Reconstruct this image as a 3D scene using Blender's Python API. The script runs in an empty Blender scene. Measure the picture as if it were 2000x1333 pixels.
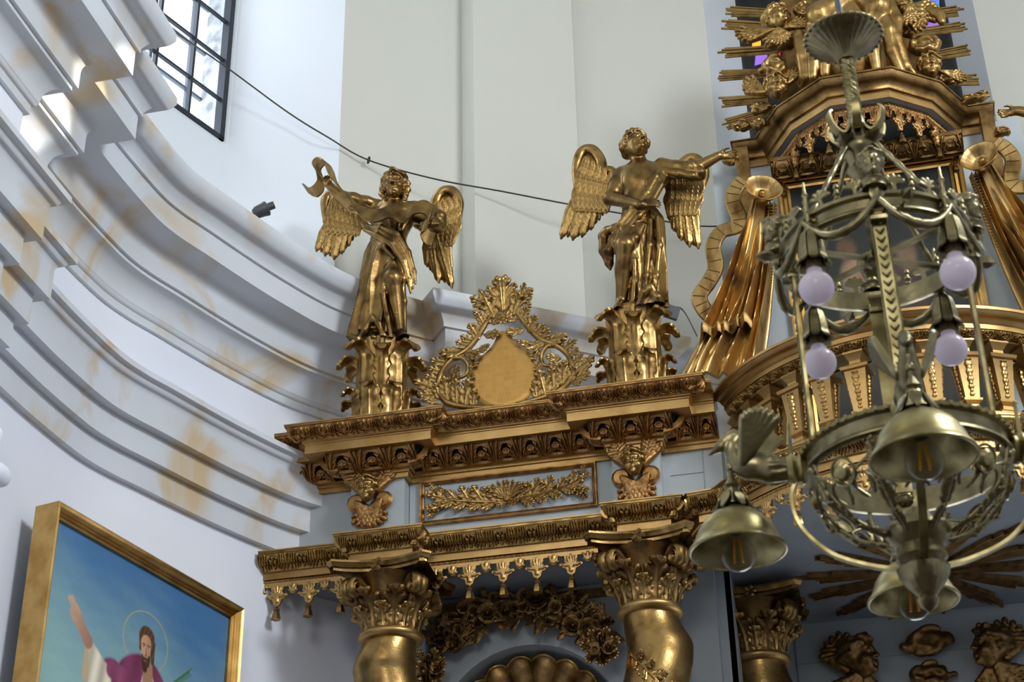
import bpy, math, random
import numpy as np
from mathutils import Vector, Matrix, Euler

# ------------------------------------------------------------------ camera, light, exposure
scene = bpy.context.scene
COL = scene.collection
FPX, PITCH, YAW, ROLL = 3300.0, math.radians(30.2), math.radians(12.6), math.radians(1.2)
CAM = np.array([0.0, 0.0, 1.6])
_h = np.array([-math.sin(YAW), math.cos(YAW), 0.0])
_z = np.array([0.0, 0.0, 1.0])
FWD = _h * math.cos(PITCH) + _z * math.sin(PITCH)
_r = np.array([math.cos(YAW), math.sin(YAW), 0.0])
_u = np.cross(_r, FWD)
RGT = _r * math.cos(ROLL) - _u * math.sin(ROLL)
UPV = _r * math.sin(ROLL) + _u * math.cos(ROLL)
cam_data = bpy.data.cameras.new('camera')
cam_data.sensor_width = 36.0
cam_data.lens = FPX * 36.0 / 2000.0
cam_data.clip_end = 200.0
cam_data.dof.use_dof = True
cam_data.dof.focus_distance = 12.6
cam_data.dof.aperture_fstop = 8.0
cam = bpy.data.objects.new('camera', cam_data)
COL.objects.link(cam)
_m = Matrix((RGT, UPV, -FWD)).transposed().to_4x4()
_m.translation = Vector(CAM)
cam.matrix_world = _m
scene.camera = cam

world = bpy.data.worlds.new('world')
scene.world = world
world.use_nodes = True
_bg = world.node_tree.nodes['Background']
_bg.inputs[0].default_value = (0.90, 0.95, 1.0, 1)
_bg.inputs[1].default_value = 4.0
scene.view_settings.view_transform = 'Standard'
scene.view_settings.look = 'None'
scene.view_settings.gamma = 1.0
scene.view_settings.use_curve_mapping = False
scene.view_settings.exposure = -0.14
scene.cycles.max_bounces = 8
scene.cycles.diffuse_bounces = 4
scene.cycles.glossy_bounces = 4

def ray(px, py): return FWD * FPX + RGT * (px - 1000.0) + UPV * (666.5 - py)
def at(px, py, Y):                          # point of the place at depth Y seen at a pixel
    d = ray(px, py); return CAM + d * ((Y - CAM[1]) / d[1])
def atz(px, py, Z):
    d = ray(px, py); return CAM + d * ((Z - CAM[2]) / d[2])

def area_light(name, loc, target, sx, sy, watts, col=(1, 1, 1)):
    l = bpy.data.lights.new(name, 'AREA')
    l.shape = 'RECTANGLE'; l.size = sx; l.size_y = sy; l.energy = watts; l.color = col
    o = bpy.data.objects.new(name, l); COL.objects.link(o)
    o.location = loc
    o.rotation_euler = (Vector(target) - Vector(loc)).to_track_quat('-Z', 'Y').to_euler()
    return o
# daylight entering through the windows of the church (choir window pair, nave windows, west window)
DAY = (1.0, 0.985, 0.96)
area_light('daylight_choir_right', (5.45, 9.4, 10.6), (-1.5, 9.5, 6.0), 1.5, 2.6, 55, DAY)
area_light('daylight_nave_right', (5.25, 4.4, 10.2), (-4.6, 7.2, 3.0), 2.2, 3.2, 900, (0.91, 0.955, 1.0))
area_light('daylight_nave_left', (-4.0, 0.5, 9.8), (2.0, 8.0, 5.0), 1.8, 3.2, 110, DAY)
area_light('daylight_west', (0.4, -9.5, 8.5), (-1.0, 10.0, 5.0), 3.2, 4.0, 430, DAY)
area_light('daylight_choir_left', (-5.2, 9.6, 11.4), (-1.5, 9.9, 9.0), 1.1, 2.2, 25, (0.84, 0.91, 1.0))
sun_l = bpy.data.lights.new('sunbeam', 'SPOT')
sun_l.energy = 5200; sun_l.spot_size = math.radians(3.6); sun_l.spot_blend = 0.5; sun_l.shadow_soft_size = 0.04
sun_l.color = (1.0, 0.95, 0.86)
sun_o = bpy.data.objects.new('sunbeam', sun_l); COL.objects.link(sun_o)
sun_o.location = (4.3, 8.6, 9.7)
sun_o.rotation_euler = (Vector((-4.3, 7.02, 7.80)) - sun_o.location).to_track_quat('-Z', 'Y').to_euler()

# ------------------------------------------------------------------ helpers
PI = math.pi
R_ = math.radians
AX = 0.38                                   # axis of the altar
def tag(o, label=None, cat=None, group=None, kind=None):
    if label: o['label'] = label
    if cat: o['category'] = cat
    if group: o['group'] = group
    if kind: o['kind'] = kind
    return o
def thing(name, label, cat, loc=(0, 0, 0), group=None, rz=0.0):
    o = bpy.data.objects.new(name, None); COL.objects.link(o)
    o.empty_display_size = 0.1
    o.location = loc; o.rotation_euler = (0, 0, rz)
    return tag(o, label, cat, group)
def mesh(name, V, F, mat, smooth=38.0):
    me = bpy.data.meshes.new(name)
    V = np.asarray(V, dtype=float)
    me.from_pydata(V.tolist(), [], [tuple(int(i) for i in f) for f in F])
    if mat is not None: me.materials.append(mat)
    if smooth:
        me.shade_smooth()
        if smooth < 180: me.set_sharp_from_angle(angle=R_(smooth))
    me.update()
    return me
def obj(name, me, parent=None, loc=(0, 0, 0), rot=None, scale=None):
    o = bpy.data.objects.new(name, me); COL.objects.link(o)
    if parent is not None: o.parent = parent
    o.location = loc
    if rot is not None:
        if isinstance(rot, Matrix): o.rotation_euler = rot.to_euler()
        else: o.rotation_euler = rot
    if scale is not None: o.scale = scale if hasattr(scale, '__len__') else (scale,) * 3
    return o

class MB:
    """collects shapes into one mesh"""
    def __init__(s): s.V = []; s.F = []; s.n = 0
    def add(s, V, F):
        V = np.asarray(V, dtype=float)
        s.V.append(V); s.F += [tuple(i + s.n for i in f) for f in F]; s.n += len(V); return s
    def box(s, lo, hi):
        x0, y0, z0 = lo; x1, y1, z1 = hi
        return s.add([(x0, y0, z0), (x1, y0, z0), (x1, y1, z0), (x0, y1, z0), (x0, y0, z1), (x1, y0, z1), (x1, y1, z1), (x0, y1, z1)],
                     [(0, 3, 2, 1), (4, 5, 6, 7), (0, 1, 5, 4), (1, 2, 6, 5), (2, 3, 7, 6), (3, 0, 4, 7)])
    def hexa(s, P8):
        return s.add(P8, [(0, 3, 2, 1), (4, 5, 6, 7), (0, 1, 5, 4), (1, 2, 6, 5), (2, 3, 7, 6), (3, 0, 4, 7)])
    def tube(s, path, rad, n=8, closed=False):
        V, F = tube(path, rad, n, closed); return s.add(V, F)
    def lathe(s, prof, n=16, c=(0, 0, 0), **k):
        V, F = lathe(prof, n, **k); return s.add(V + np.array(c), F)
    def done(s, name, mat, parent=None, smooth=38.0, **k):
        return obj(name, mesh(name, np.vstack(s.V), s.F, mat, smooth), parent, **k)
    def me(s, name, mat, smooth=38.0): return mesh(name, np.vstack(s.V), s.F, mat, smooth)

def grid_faces(nu, nv, wrapu=False, wrapv=False):
    F = []
    for i in range(nu if wrapu else nu - 1):
        for j in range(nv if wrapv else nv - 1):
            a = i * nv + j; b = ((i + 1) % nu) * nv + j
            F.append((a, b, ((i + 1) % nu) * nv + (j + 1) % nv, i * nv + (j + 1) % nv))
    return F
def lathe(prof, n=16, flute=None, ph=0.0, wob=None):
    """prof: (r, z) list; flute(angle, r, z) -> r factor"""
    P = np.array(prof, float); V = []
    for i in range(n):
        a = 2 * PI * i / n + ph
        for r, z in P:
            rr = r * (flute(a, r, z) if flute else 1.0)
            V.append((rr * math.cos(a), rr * math.sin(a), z))
    return np.array(V), grid_faces(n, len(P), wrapu=True)
def frames(path, closed=False):
    P = np.asarray(path, float); n = len(P)
    if closed: T = np.roll(P, -1, 0) - np.roll(P, 1, 0)
    else: T = np.gradient(P, axis=0)
    T /= np.maximum(np.linalg.norm(T, axis=1)[:, None], 1e-9)
    N = np.zeros_like(P); a = np.array([0, 0, 1.0]) if abs(T[0][2]) < 0.9 else np.array([1.0, 0, 0])
    v = np.cross(T[0], a); v /= np.linalg.norm(v)
    for i in range(n):
        v = v - T[i] * (v @ T[i]); v /= max(np.linalg.norm(v), 1e-9); N[i] = v
    return P, T, N, np.cross(T, N)
def tube(path, rad, n=8, closed=False):
    P, T, N, B = frames(path, closed)
    r = np.broadcast_to(np.asarray(rad, float), (len(P),)) if np.ndim(rad) < 2 else rad
    V = []
    for i in range(n):
        a = 2 * PI * i / n
        V.append(P + (N * math.cos(a) + B * math.sin(a)) * r[:, None])
    V = np.array(V).transpose(1, 0, 2).reshape(-1, 3)
    F = grid_faces(len(P), n, wrapu=closed, wrapv=True)
    if not closed:
        F.append(tuple(range(n))[::-1]); k = (len(P) - 1) * n; F.append(tuple(k + i for i in range(n)))
    return V, F
def spline(pts, n=8, closed=False):
    P = np.asarray(pts, float)
    if closed: Q = np.vstack([P[-1], P, P[0], P[1]])
    else: Q = np.vstack([2 * P[0] - P[1], P, 2 * P[-1] - P[-2]])
    out = []
    for i in range(1, len(Q) - 2):
        a, b, c, d = Q[i - 1], Q[i], Q[i + 1], Q[i + 2]
        for k in range(n):
            t = k / n
            out.append(.5 * (2 * b + (c - a) * t + (2 * a - 5 * b + 4 * c - d) * t * t + (3 * b - a - 3 * c + d) * t ** 3))
    if not closed: out.append(P[-1])
    return np.array(out)
def ribbon(path, width_dirs, w, th):
    """flat band: path (n,3), width direction per point, width, thickness"""
    P, T, _, _ = frames(path)
    D = np.asarray(width_dirs, float); D = D / np.linalg.norm(D, axis=1)[:, None]
    N = np.cross(T, D); N /= np.maximum(np.linalg.norm(N, axis=1)[:, None], 1e-9)
    w = np.broadcast_to(np.asarray(w, float), (len(P),))[:, None] / 2
    V = np.stack([P - D * w - N * th / 2, P + D * w - N * th / 2, P + D * w + N * th / 2, P - D * w + N * th / 2], 1).reshape(-1, 3)
    F = grid_faces(len(P), 4, wrapv=True); F.append((3, 2, 1, 0)); k = (len(P) - 1) * 4; F.append((k, k + 1, k + 2, k + 3))
    return V, F
def sweep(path, prof, closed_prof=False, caps=False):
    """plan polyline (x, y) travelling so that 'inward' is on its right; profile (o inward, z); mitred"""
    P = np.asarray(path, float); n = len(P); D = np.diff(P, axis=0); D /= np.linalg.norm(D, axis=1)[:, None]
    Nn = np.stack([D[:, 1], -D[:, 0]], 1); M = np.zeros_like(P)
    M[0] = Nn[0]; M[-1] = Nn[-1]
    for i in range(1, n - 1):
        s = Nn[i - 1] + Nn[i]; M[i] = s / max(1 + Nn[i - 1] @ Nn[i], .2)
    V = []
    for i in range(n):
        for o, z in prof: V.append((P[i, 0] + M[i, 0] * o, P[i, 1] + M[i, 1] * o, z))
    m = len(prof); F = [f[::-1] for f in grid_faces(n, m, wrapv=closed_prof)]
    if caps: F.append(tuple(range(m))); F.append(tuple((n - 1) * m + i for i in range(m))[::-1])
    return np.array(V), F
def arc_prof(a, b, kind, n=6):
    """moulding curve from a to b (o, z), without a: cavetto 'c' (hollow), ovolo 'o', cyma 's'"""
    out = []
    for k in range(1, n + 1):
        t = k / n
        if kind == 'c': u, v = 1 - math.cos(t * PI / 2), math.sin(t * PI / 2)
        elif kind == 'o': u, v = math.sin(t * PI / 2), 1 - math.cos(t * PI / 2)
        elif kind == 's': u, v = t, t + 0.16 * math.sin(2 * PI * t)
        elif kind == 'r': u, v = t, t - 0.16 * math.sin(2 * PI * t)
        out.append((a[0] + (b[0] - a[0]) * u, a[1] + (b[1] - a[1]) * v))
    return out

# ---- flat relief: a 2D distance field becomes a carved plate with smooth edges
def relief(sdf, lo, hi, h, height, back=0.0, bend=None):
    nx = int(math.ceil((hi[0] - lo[0]) / h)) + 1; ny = int(math.ceil((hi[1] - lo[1]) / h)) + 1
    X, Y = np.meshgrid(lo[0] + h * np.arange(nx), lo[1] + h * np.arange(ny), indexing='ij')
    P = np.stack([X.ravel(), Y.ravel()], 1)
    c = sdf(P + h / 2).reshape(nx, ny)
    keep = (c < 0)[:-1, :-1]
    idx = np.arange(nx * ny).reshape(nx, ny)
    quads = np.stack([idx[:-1, :-1][keep], idx[1:, :-1][keep], idx[1:, 1:][keep], idx[:-1, 1:][keep]], 1)
    used = np.unique(quads)
    remap = -np.ones(nx * ny, int); remap[used] = np.arange(len(used))
    Q = remap[quads]; p = P[used].copy()
    ed = np.concatenate([Q[:, [0, 1]], Q[:, [1, 2]], Q[:, [2, 3]], Q[:, [3, 0]]])
    key = np.sort(ed, 1); _, inv, cnt = np.unique(key, axis=0, return_inverse=True, return_counts=True)
    be = ed[cnt[inv.ravel()] == 1]
    bv = np.unique(be)
    for _ in range(2):
        d = sdf(p[bv]); e = h * .05
        g = np.stack([sdf(p[bv] + [e, 0]) - d, sdf(p[bv] + [0, e]) - d], 1) / e
        g /= np.maximum((g ** 2).sum(1)[:, None], .3)
        p[bv] -= np.clip(d, -h * .7, h * .7)[:, None] * g
    d = sdf(p); z = height(p, d)
    n = len(p)
    V = np.vstack([np.column_stack([p, z]), np.column_stack([p, np.full(n, back)])])
    F = Q.tolist() + (Q[:, ::-1] + n).tolist() + [(b, a, a + n, b + n) for a, b in be.tolist()]
    if bend is not None: V = bend(V)
    return V, F
def sd_caps2(P, segs):
    """segs: (ax, ay, bx, by, ra, rb) tapered capsules"""
    d = np.full(len(P), 9.0)
    for ax, ay, bx, by, ra, rb in segs:
        a = np.array([ax, ay]); ab = np.array([bx - ax, by - ay]); t = np.clip(((P - a) @ ab) / max(ab @ ab, 1e-12), 0, 1)
        q = np.linalg.norm(P - a - t[:, None] * ab, axis=1) - (ra + (rb - ra) * t)
        d = np.minimum(d, q)
    return d
def seg_h(P, segs):
    """height field of rounded strokes: best -distance scaled by the stroke radius"""
    h = np.zeros(len(P))
    for ax, ay, bx, by, ra, rb in segs:
        a = np.array([ax, ay]); ab = np.array([bx - ax, by - ay]); t = np.clip(((P - a) @ ab) / max(ab @ ab, 1e-12), 0, 1)
        r = ra + (rb - ra) * t; q = np.linalg.norm(P - a - t[:, None] * ab, axis=1) / r
        h = np.maximum(h, np.sqrt(np.maximum(1 - q * q, 0)))
    return h
def acanthus_segs(L, W, n=4, tip=.13):
    m = max(2, n - 1); rl = min(.098, .26 / m) * L; s = [(0, 0, L * .4, 0, rl * 1.1, rl * 1.7), (L * .4, 0, L * .85, 0, rl * 1.7, rl * 1.0)]
    for i in range(m):
        x = L * (.02 + .64 * i / m); w = W / 2 * (.74, 1.0, .9, .76, .62, .5)[min(i, 5)]; g = .64 / m
        for sg in (1, -1):
            s.append((x, 0, x + L * g * .45, sg * w * .55, rl * 1.25, rl * 1.2))
            s.append((x + L * g * .45, sg * w * .55, x + L * g * .8, sg * (w - rl * .8), rl * 1.2, rl * .85))
    s += [(L * .62, 0, L * .91, 0, rl * .9, rl * .85), (L * .66, 0, L * .82, W * .2, rl * .7, rl * .8), (L * .66, 0, L * .82, -W * .2, rl * .7, rl * .8)]
    return s
def leaf_mesh(name, mat, L, W, n=4, bulge=.5, curl=0.0, dish=0.0, res=34, pw=2.0, thick=.02, t0=None):
    """lobed acanthus leaf lying along +x, face +z; curl bends the tip towards +z"""
    segs = acanthus_segs(L, W, n)
    def hgt(p, d):
        vein = np.maximum(0, 1 - np.abs(p[:, 1]) / (L * .03))
        return L * thick + bulge * np.sqrt(np.maximum(-d, 0) * L * .06) + vein * L * .03 + bulge * L * .045 * seg_h(p, segs)
    def bend(V):
        x, y, z = V.T
        t = x / L; af = (lambda q: curl * np.clip(q, 0, 1.1) ** pw) if t0 is None else (lambda q: curl * np.clip((q - t0) / (1 - t0), 0, 1.2)); ang = af(t)
        # integrate the bent midline
        k = np.linspace(0, 1.15, 160); a = af(k)
        mx = np.concatenate([[0], np.cumsum(np.cos(a[:-1]) * np.diff(k))]) * L
        mz = np.concatenate([[0], np.cumsum(np.sin(a[:-1]) * np.diff(k))]) * L
        bx = np.interp(t, k, mx); bz = np.interp(t, k, mz)
        bx = np.where(t < 0, x, bx); bz = np.where(t < 0, 0, bz)
        zz = z + dish * (y / W) ** 2 * W
        return np.column_stack([bx - np.sin(ang) * zz, y, bz + np.cos(ang) * zz])
    V, F = relief(lambda P: sd_caps2(P, segs), (-L * .1, -W * .62), (L * 1.05, W * .62), L / res, hgt, -L * thick, bend if (curl or dish) else None)
    return mesh(name, V, F, mat, 50)

# ---- volumes: a 3D distance field becomes one continuous surface (surface nets)
def nets(fn, lo, hi, h):
    lo = np.array(lo, float); hi = np.array(hi, float); B = 6
    nb = np.ceil((hi - lo) / (h * B)).astype(int); n = nb * B + 1
    bc = np.stack(np.meshgrid(*[lo[i] + h * B * (np.arange(nb[i]) + .5) for i in range(3)], indexing='ij'), -1)
    dc = fn(bc.reshape(-1, 3)).reshape(nb)
    act = np.abs(dc) < h * B * .87 * 1.6 + h
    val = np.ones(n, np.float32) * 9
    full = np.repeat(np.repeat(np.repeat(dc, B, 0), B, 1), B, 2)
    val[:-1, :-1, :-1] = full
    m = np.zeros(n, bool); fa = np.repeat(np.repeat(np.repeat(act, B, 0), B, 1), B, 2)
    for dx in (0, 1):
        for dy in (0, 1):
            for dz in (0, 1):
                m[dx:dx + fa.shape[0], dy:dy + fa.shape[1], dz:dz + fa.shape[2]] |= fa
    ii = np.argwhere(m)
    val[m] = fn(lo + ii * h)
    s = val < 0
    c = [s[a:n[0] - 1 + a, b:n[1] - 1 + b, e:n[2] - 1 + e] for a in (0, 1) for b in (0, 1) for e in (0, 1)]
    cnt = sum(x.astype(np.int8) for x in c)
    cells = np.argwhere((cnt > 0) & (cnt < 8))
    cv = np.stack([val[cells[:, 0] + a, cells[:, 1] + b, cells[:, 2] + e] for a in (0, 1) for b in (0, 1) for e in (0, 1)], 1)
    co = np.array([(a, b, e) for a in (0, 1) for b in (0, 1) for e in (0, 1)], float)
    acc = np.zeros((len(cells), 3)); w = np.zeros(len(cells))
    for i in range(8):
        for j in range(i + 1, 8):
            if abs(co[i] - co[j]).sum() == 1:
                x = (cv[:, i] < 0) != (cv[:, j] < 0)
                t = np.where(x, cv[:, i] / np.where(cv[:, i] - cv[:, j] == 0, 1, cv[:, i] - cv[:, j]), 0)
                acc += np.where(x[:, None], co[i] + t[:, None] * (co[j] - co[i]), 0); w += x
    V = lo + (cells + acc / w[:, None]) * h
    cid = -np.ones(n - 1, int); cid[cells[:, 0], cells[:, 1], cells[:, 2]] = np.arange(len(cells))
    F = []
    for ax in range(3):
        sl0 = [slice(None)] * 3; sl1 = [slice(None)] * 3; sl0[ax] = slice(0, -1); sl1[ax] = slice(1, None)
        a = s[tuple(sl0)]; b = s[tuple(sl1)]
        e = np.argwhere(a != b)
        u, v = [k for k in range(3) if k != ax]
        ok = (e[:, u] > 0) & (e[:, v] > 0) & (e[:, u] < n[u] - 1) & (e[:, v] < n[v] - 1); e = e[ok]
        q = []
        for du, dv in ((1, 1), (0, 1), (0, 0), (1, 0)):
            k = e.copy(); k[:, u] -= du; k[:, v] -= dv; q.append(cid[k[:, 0], k[:, 1], k[:, 2]])
        q = np.stack(q, 1); fl = a[e[:, 0], e[:, 1], e[:, 2]]
        if ax == 1: fl = ~fl
        q[~fl] = q[~fl][:, ::-1]
        q = q[(q >= 0).all(1)]
        F += q.tolist()
    return V, F
def smin(a, b, k):
    h = np.maximum(k - np.abs(a - b), 0) / k
    return np.minimum(a, b) - h * h * k * .25
def cap(P, a, b, ra, rb=None):
    rb = ra if rb is None else rb
    a = np.asarray(a, float); ab = np.asarray(b, float) - a
    t = np.clip(((P - a) @ ab) / max(ab @ ab, 1e-12), 0, 1)
    return np.linalg.norm(P - a - t[:, None] * ab, axis=1) - (ra + (rb - ra) * t)
def chain(P, pts, rad, k=0.0):
    d = None
    for i in range(len(pts) - 1):
        c = cap(P, pts[i], pts[i + 1], rad[i], rad[i + 1])
        d = c if d is None else (smin(d, c, k) if k else np.minimum(d, c))
    return d
def ell(P, c, r):
    p = (P - np.asarray(c)) ; r = np.asarray(r, float)
    k0 = np.linalg.norm(p / r, axis=1); k1 = np.linalg.norm(p / (r * r), axis=1)
    return k0 * (k0 - 1) / np.maximum(k1, 1e-9)
def rotm(rx=0, ry=0, rz=0): return np.array(Euler((R_(rx), R_(ry), R_(rz))).to_matrix())
def head_sdf(P, c, s, M, child=False, hair='short', seed=0):
    """head of height s, centre c, facing -y before rotation M; eyes, nose, mouth, ears and hair"""
    q = ((P - np.asarray(c)) @ M) / s
    far = np.linalg.norm(q, axis=1) > 1.1
    x = np.abs(q[:, 0]); qm = np.column_stack([x, q[:, 1], q[:, 2]])
    d = ell(q, (0, .06, .1), (.355, .43, .40))
    d = smin(d, ell(q, (0, -.08, -.2), (.25, .27, .31)), .14)
    if child: d = smin(d, ell(qm, (.16, -.22, -.17), (.17, .16, .15)), .1)
    else: d = smin(d, ell(qm, (.17, -.22, -.1), (.1, .12, .1)), .1)
    d = smin(d, cap(qm, (0, -.385, .14), (.2, -.31, .15), .035, .03), .07)
    e = ell(qm, (.145, -.43, .06), (.085, .09, .06)); d = -smin(-d, e, .05)
    d = smin(d, ell(qm, (.14, -.325, .052), (.075, .07, .05)), .015)
    d = smin(d, cap(qm, (.075, -.395, .028), (.205, -.345, .028), .014), .012)
    d = smin(d, cap(qm, (.075, -.40, .085), (.205, -.345, .085), .014), .012)
    d = smin(d, cap(q, (0, -.38, .13), (0, -.475, -.075), .034, .05), .045)
    d = smin(d, ell(qm, (.05, -.415, -.085), (.035, .05, .032)), .03)
    d = smin(d, cap(qm, (0, -.40, -.195), (.09, -.355, -.205), .026, .012), .025)
    d = smin(d, cap(qm, (0, -.395, -.262), (.075, -.355, -.25), .032, .012), .025)
    d = np.maximum(d, -cap(qm, (0, -.43, -.226), (.1, -.37, -.224), .012))
    d = smin(d, ell(q, (0, -.325, -.40), (.1, .085, .08)), .08)
    d = smin(d, ell(qm, (.345, .05, -.01), (.045, .085, .12)), .03)
    if hair:
        w = .03 * np.sin(14 * q[:, 0] + 9 * q[:, 2] + seed) * np.sin(11 * q[:, 1] - 12 * q[:, 2] + seed * 2) + .02 * np.sin(26 * q[:, 2] + 10 * q[:, 0] + seed)
        hd = ell(q, (0, .11, .17), (.42, .46, .40)) - w * 1.2
        cut = -(q[:, 1] + .13 + .45 * (q[:, 2] - .30).clip(-1, 1) + .25 * (.3 - x).clip(0, 1))
        hd = np.maximum(hd, cut)
        hd = smin(hd, cap(qm, (.04, -.34, .40), (.33, -.16, .26), .075, .075) - w, .06)
        hd = smin(hd, cap(qm, (.33, -.16, .26), (.37, .06, .02), .075, .06) - w, .06)
        if hair == 'long':
            hd = smin(hd, chain(qm, [(.36, 0, .1), (.39, .02, -.15), (.33, -.04, -.42), (.27, -.1, -.62)], [.10, .11, .09, .035], .05) - w, .08)
            hd = smin(hd, ell(q, (0, .3, -.2), (.36, .22, .35)) - w, .1)
        if hair == 'curl':
            hd = smin(hd, ell(q, (0, -.25, .5), (.1, .1, .09)) - w * .5, .05)
            hd = smin(hd, ell(qm, (.2, -.2, .43), (.11, .1, .09)) - w * .5, .05)
            hd = smin(hd, ell(qm, (.37, -.03, .2), (.09, .11, .11)) - w * .5, .05)
        d = smin(d, hd, .025)
    return np.where(far, np.linalg.norm(q, axis=1) - .7, d) * s * .8
def hand_sdf(P, w, d, n, s, thumb=1, curl=.35, spread=.10):
    """hand of length s from the wrist w along d; palm faces n; thumb = side along d x n"""
    w = np.asarray(w, float); d = np.asarray(d, float); d /= np.linalg.norm(d); n = np.asarray(n, float); n = n - d * (n @ d); n /= np.linalg.norm(n)
    t = np.cross(d, n) * thumb
    q = np.stack([(P - w) @ t, (P - w) @ d, (P - w) @ n], 1) / s
    o = smin(ell(q, (0, .26, 0), (.2, .27, .085)), cap(q, (0, -.1, 0), (0, .12, 0), .13, .12), .08)
    for i, (bx, ln) in enumerate(((.145, .40), (.05, .46), (-.05, .43), (-.14, .34))):
        p = np.array([bx, .46, 0]); a = 0.0; pts = [p]
        for k, f in enumerate((.45, .32, .25)):
            a += curl * (.7 + .4 * k)
            p = p + np.array([spread * (1.5 - i) * .35 * f * ln * 2, math.cos(a) * f * ln, math.sin(a) * f * ln]); pts.append(p)
        o = smin(o, chain(q, pts, [.058, .053, .047, .038]), .03)
    o = smin(o, chain(q, [(.13, .12, .02), (.25, .26, .07), (.29, .40, .13), (.27, .52, .17)], [.08, .065, .055, .042]), .04)
    return o * s * .9

# ------------------------------------------------------------------ materials
M = {}
def srgb(r, g, b): return tuple(((c / 255) / 12.92 if c / 255 <= .04045 else ((c / 255 + .055) / 1.055) ** 2.4) for c in (r, g, b)) + (1,)
def material(name, col, rough=.5, metal=0.0, col2=None, scale=6.0, lo=.4, hi=.65, detail=4.0, bump=0.0, bscale=60.0, rough2=None, coat=0.0, stretch=(1, 1, 1), col3=None, scale3=2.0):
    m = bpy.data.materials.new(name); m.use_nodes = True; nt = m.node_tree; n = nt.nodes; b = n['Principled BSDF']
    b.inputs['Base Color'].default_value = col; b.inputs['Roughness'].default_value = rough; b.inputs['Metallic'].default_value = metal
    tc = n.new('ShaderNodeTexCoord'); mp = n.new('ShaderNodeMapping'); mp.inputs['Scale'].default_value = stretch
    nt.links.new(tc.outputs['Object'], mp.inputs[0])
    if col2:
        nz = n.new('ShaderNodeTexNoise'); nz.inputs['Scale'].default_value = scale; nz.inputs['Detail'].default_value = detail
        nt.links.new(mp.outputs[0], nz.inputs['Vector'])
        cr = n.new('ShaderNodeMapRange'); cr.inputs[1].default_value = lo; cr.inputs[2].default_value = hi
        nt.links.new(nz.outputs['Fac'], cr.inputs[0])
        mx = n.new('ShaderNodeMix'); mx.data_type = 'RGBA'; mx.inputs[6].default_value = col; mx.inputs[7].default_value = col2
        nt.links.new(cr.outputs[0], mx.inputs[0]); out = mx.outputs[2]
        if col3:
            n3 = n.new('ShaderNodeTexNoise'); n3.inputs['Scale'].default_value = scale3; n3.inputs['Detail'].default_value = 6; n3.inputs['Distortion'].default_value = 1.2
            nt.links.new(mp.outputs[0], n3.inputs['Vector'])
            c3 = n.new('ShaderNodeMapRange'); c3.inputs[1].default_value = .50; c3.inputs[2].default_value = .66
            nt.links.new(n3.outputs['Fac'], c3.inputs[0])
            m3 = n.new('ShaderNodeMix'); m3.data_type = 'RGBA'; m3.inputs[7].default_value = col3
            nt.links.new(c3.outputs[0], m3.inputs[0]); nt.links.new(out, m3.inputs[6]); out = m3.outputs[2]
        nt.links.new(out, b.inputs['Base Color'])
        if rough2 is not None:
            rr = n.new('ShaderNodeMapRange'); rr.inputs[3].default_value = rough; rr.inputs[4].default_value = rough2
            nt.links.new(cr.outputs[0], rr.inputs[0]); nt.links.new(rr.outputs[0], b.inputs['Roughness'])
    if bump:
        nb = n.new('ShaderNodeTexNoise'); nb.inputs['Scale'].default_value = bscale; nb.inputs['Detail'].default_value = 3
        nt.links.new(tc.outputs['Object'], nb.inputs['Vector'])
        bp = n.new('ShaderNodeBump'); bp.inputs['Strength'].default_value = bump; bp.inputs['Distance'].default_value = .01
        nt.links.new(nb.outputs['Fac'], bp.inputs['Height']); nt.links.new(bp.outputs[0], b.inputs['Normal'])
    M[name] = m; return m
material('plaster', srgb(210, 211, 204), .75, col2=srgb(214, 214, 205), scale=.5, bump=.12, bscale=14)
material('wall_paint', srgb(240, 244, 255), .6, col2=srgb(234, 239, 252), scale=.8, bump=.06, bscale=20)
material('marbled', srgb(220, 226, 236), .5, col2=srgb(208, 212, 216), scale=1.1, lo=.35, hi=.7, bump=.05, bscale=25, col3=srgb(208, 186, 152), scale3=1.3)
material('reveal', srgb(220, 226, 234), .7, bump=.1, bscale=16)
material('gold', srgb(174, 142, 88), .32, 1.0, col2=srgb(106, 80, 44), scale=9, lo=.42, hi=.72, rough2=.5, bump=.12, bscale=70)
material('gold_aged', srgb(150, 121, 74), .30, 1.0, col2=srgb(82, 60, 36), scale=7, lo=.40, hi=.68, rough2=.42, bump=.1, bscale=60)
material('gold_bright', srgb(196, 162, 106), .42, 1.0, col2=srgb(164, 128, 76), scale=5, lo=.4, hi=.75, rough2=.42, bump=.06, bscale=40)
material('gold_red', srgb(180, 140, 88), .40, 1.0, col2=srgb(128, 92, 54), scale=14, lo=.4, hi=.7, rough2=.5, bump=.15, bscale=90)
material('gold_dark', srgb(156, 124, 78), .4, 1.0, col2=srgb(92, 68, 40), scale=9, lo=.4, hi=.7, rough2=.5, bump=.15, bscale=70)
material('gold_drape', srgb(192, 160, 104), .38, 1.0, col2=srgb(116, 86, 50), scale=6, lo=.5, hi=.72, rough2=.55, bump=.1, bscale=50, stretch=(1.6, 1.6, .6))
material('gold_frame', srgb(206, 168, 102), .34, 1.0, col2=srgb(176, 134, 72), scale=6, bump=.05)
material('brass', srgb(160, 150, 114), .28, 1.0, col2=srgb(104, 94, 66), scale=16, lo=.35, hi=.7, rough2=.45, bump=.08, bscale=60)
material('brass_light', srgb(176, 164, 118), .32, 1.0, col2=srgb(128, 116, 74), scale=14, rough2=.42)
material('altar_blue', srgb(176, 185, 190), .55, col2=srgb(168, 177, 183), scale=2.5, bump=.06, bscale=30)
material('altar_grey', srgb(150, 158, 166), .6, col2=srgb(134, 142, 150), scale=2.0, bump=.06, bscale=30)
material('iron', srgb(40, 46, 54), .5, .4)
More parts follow.
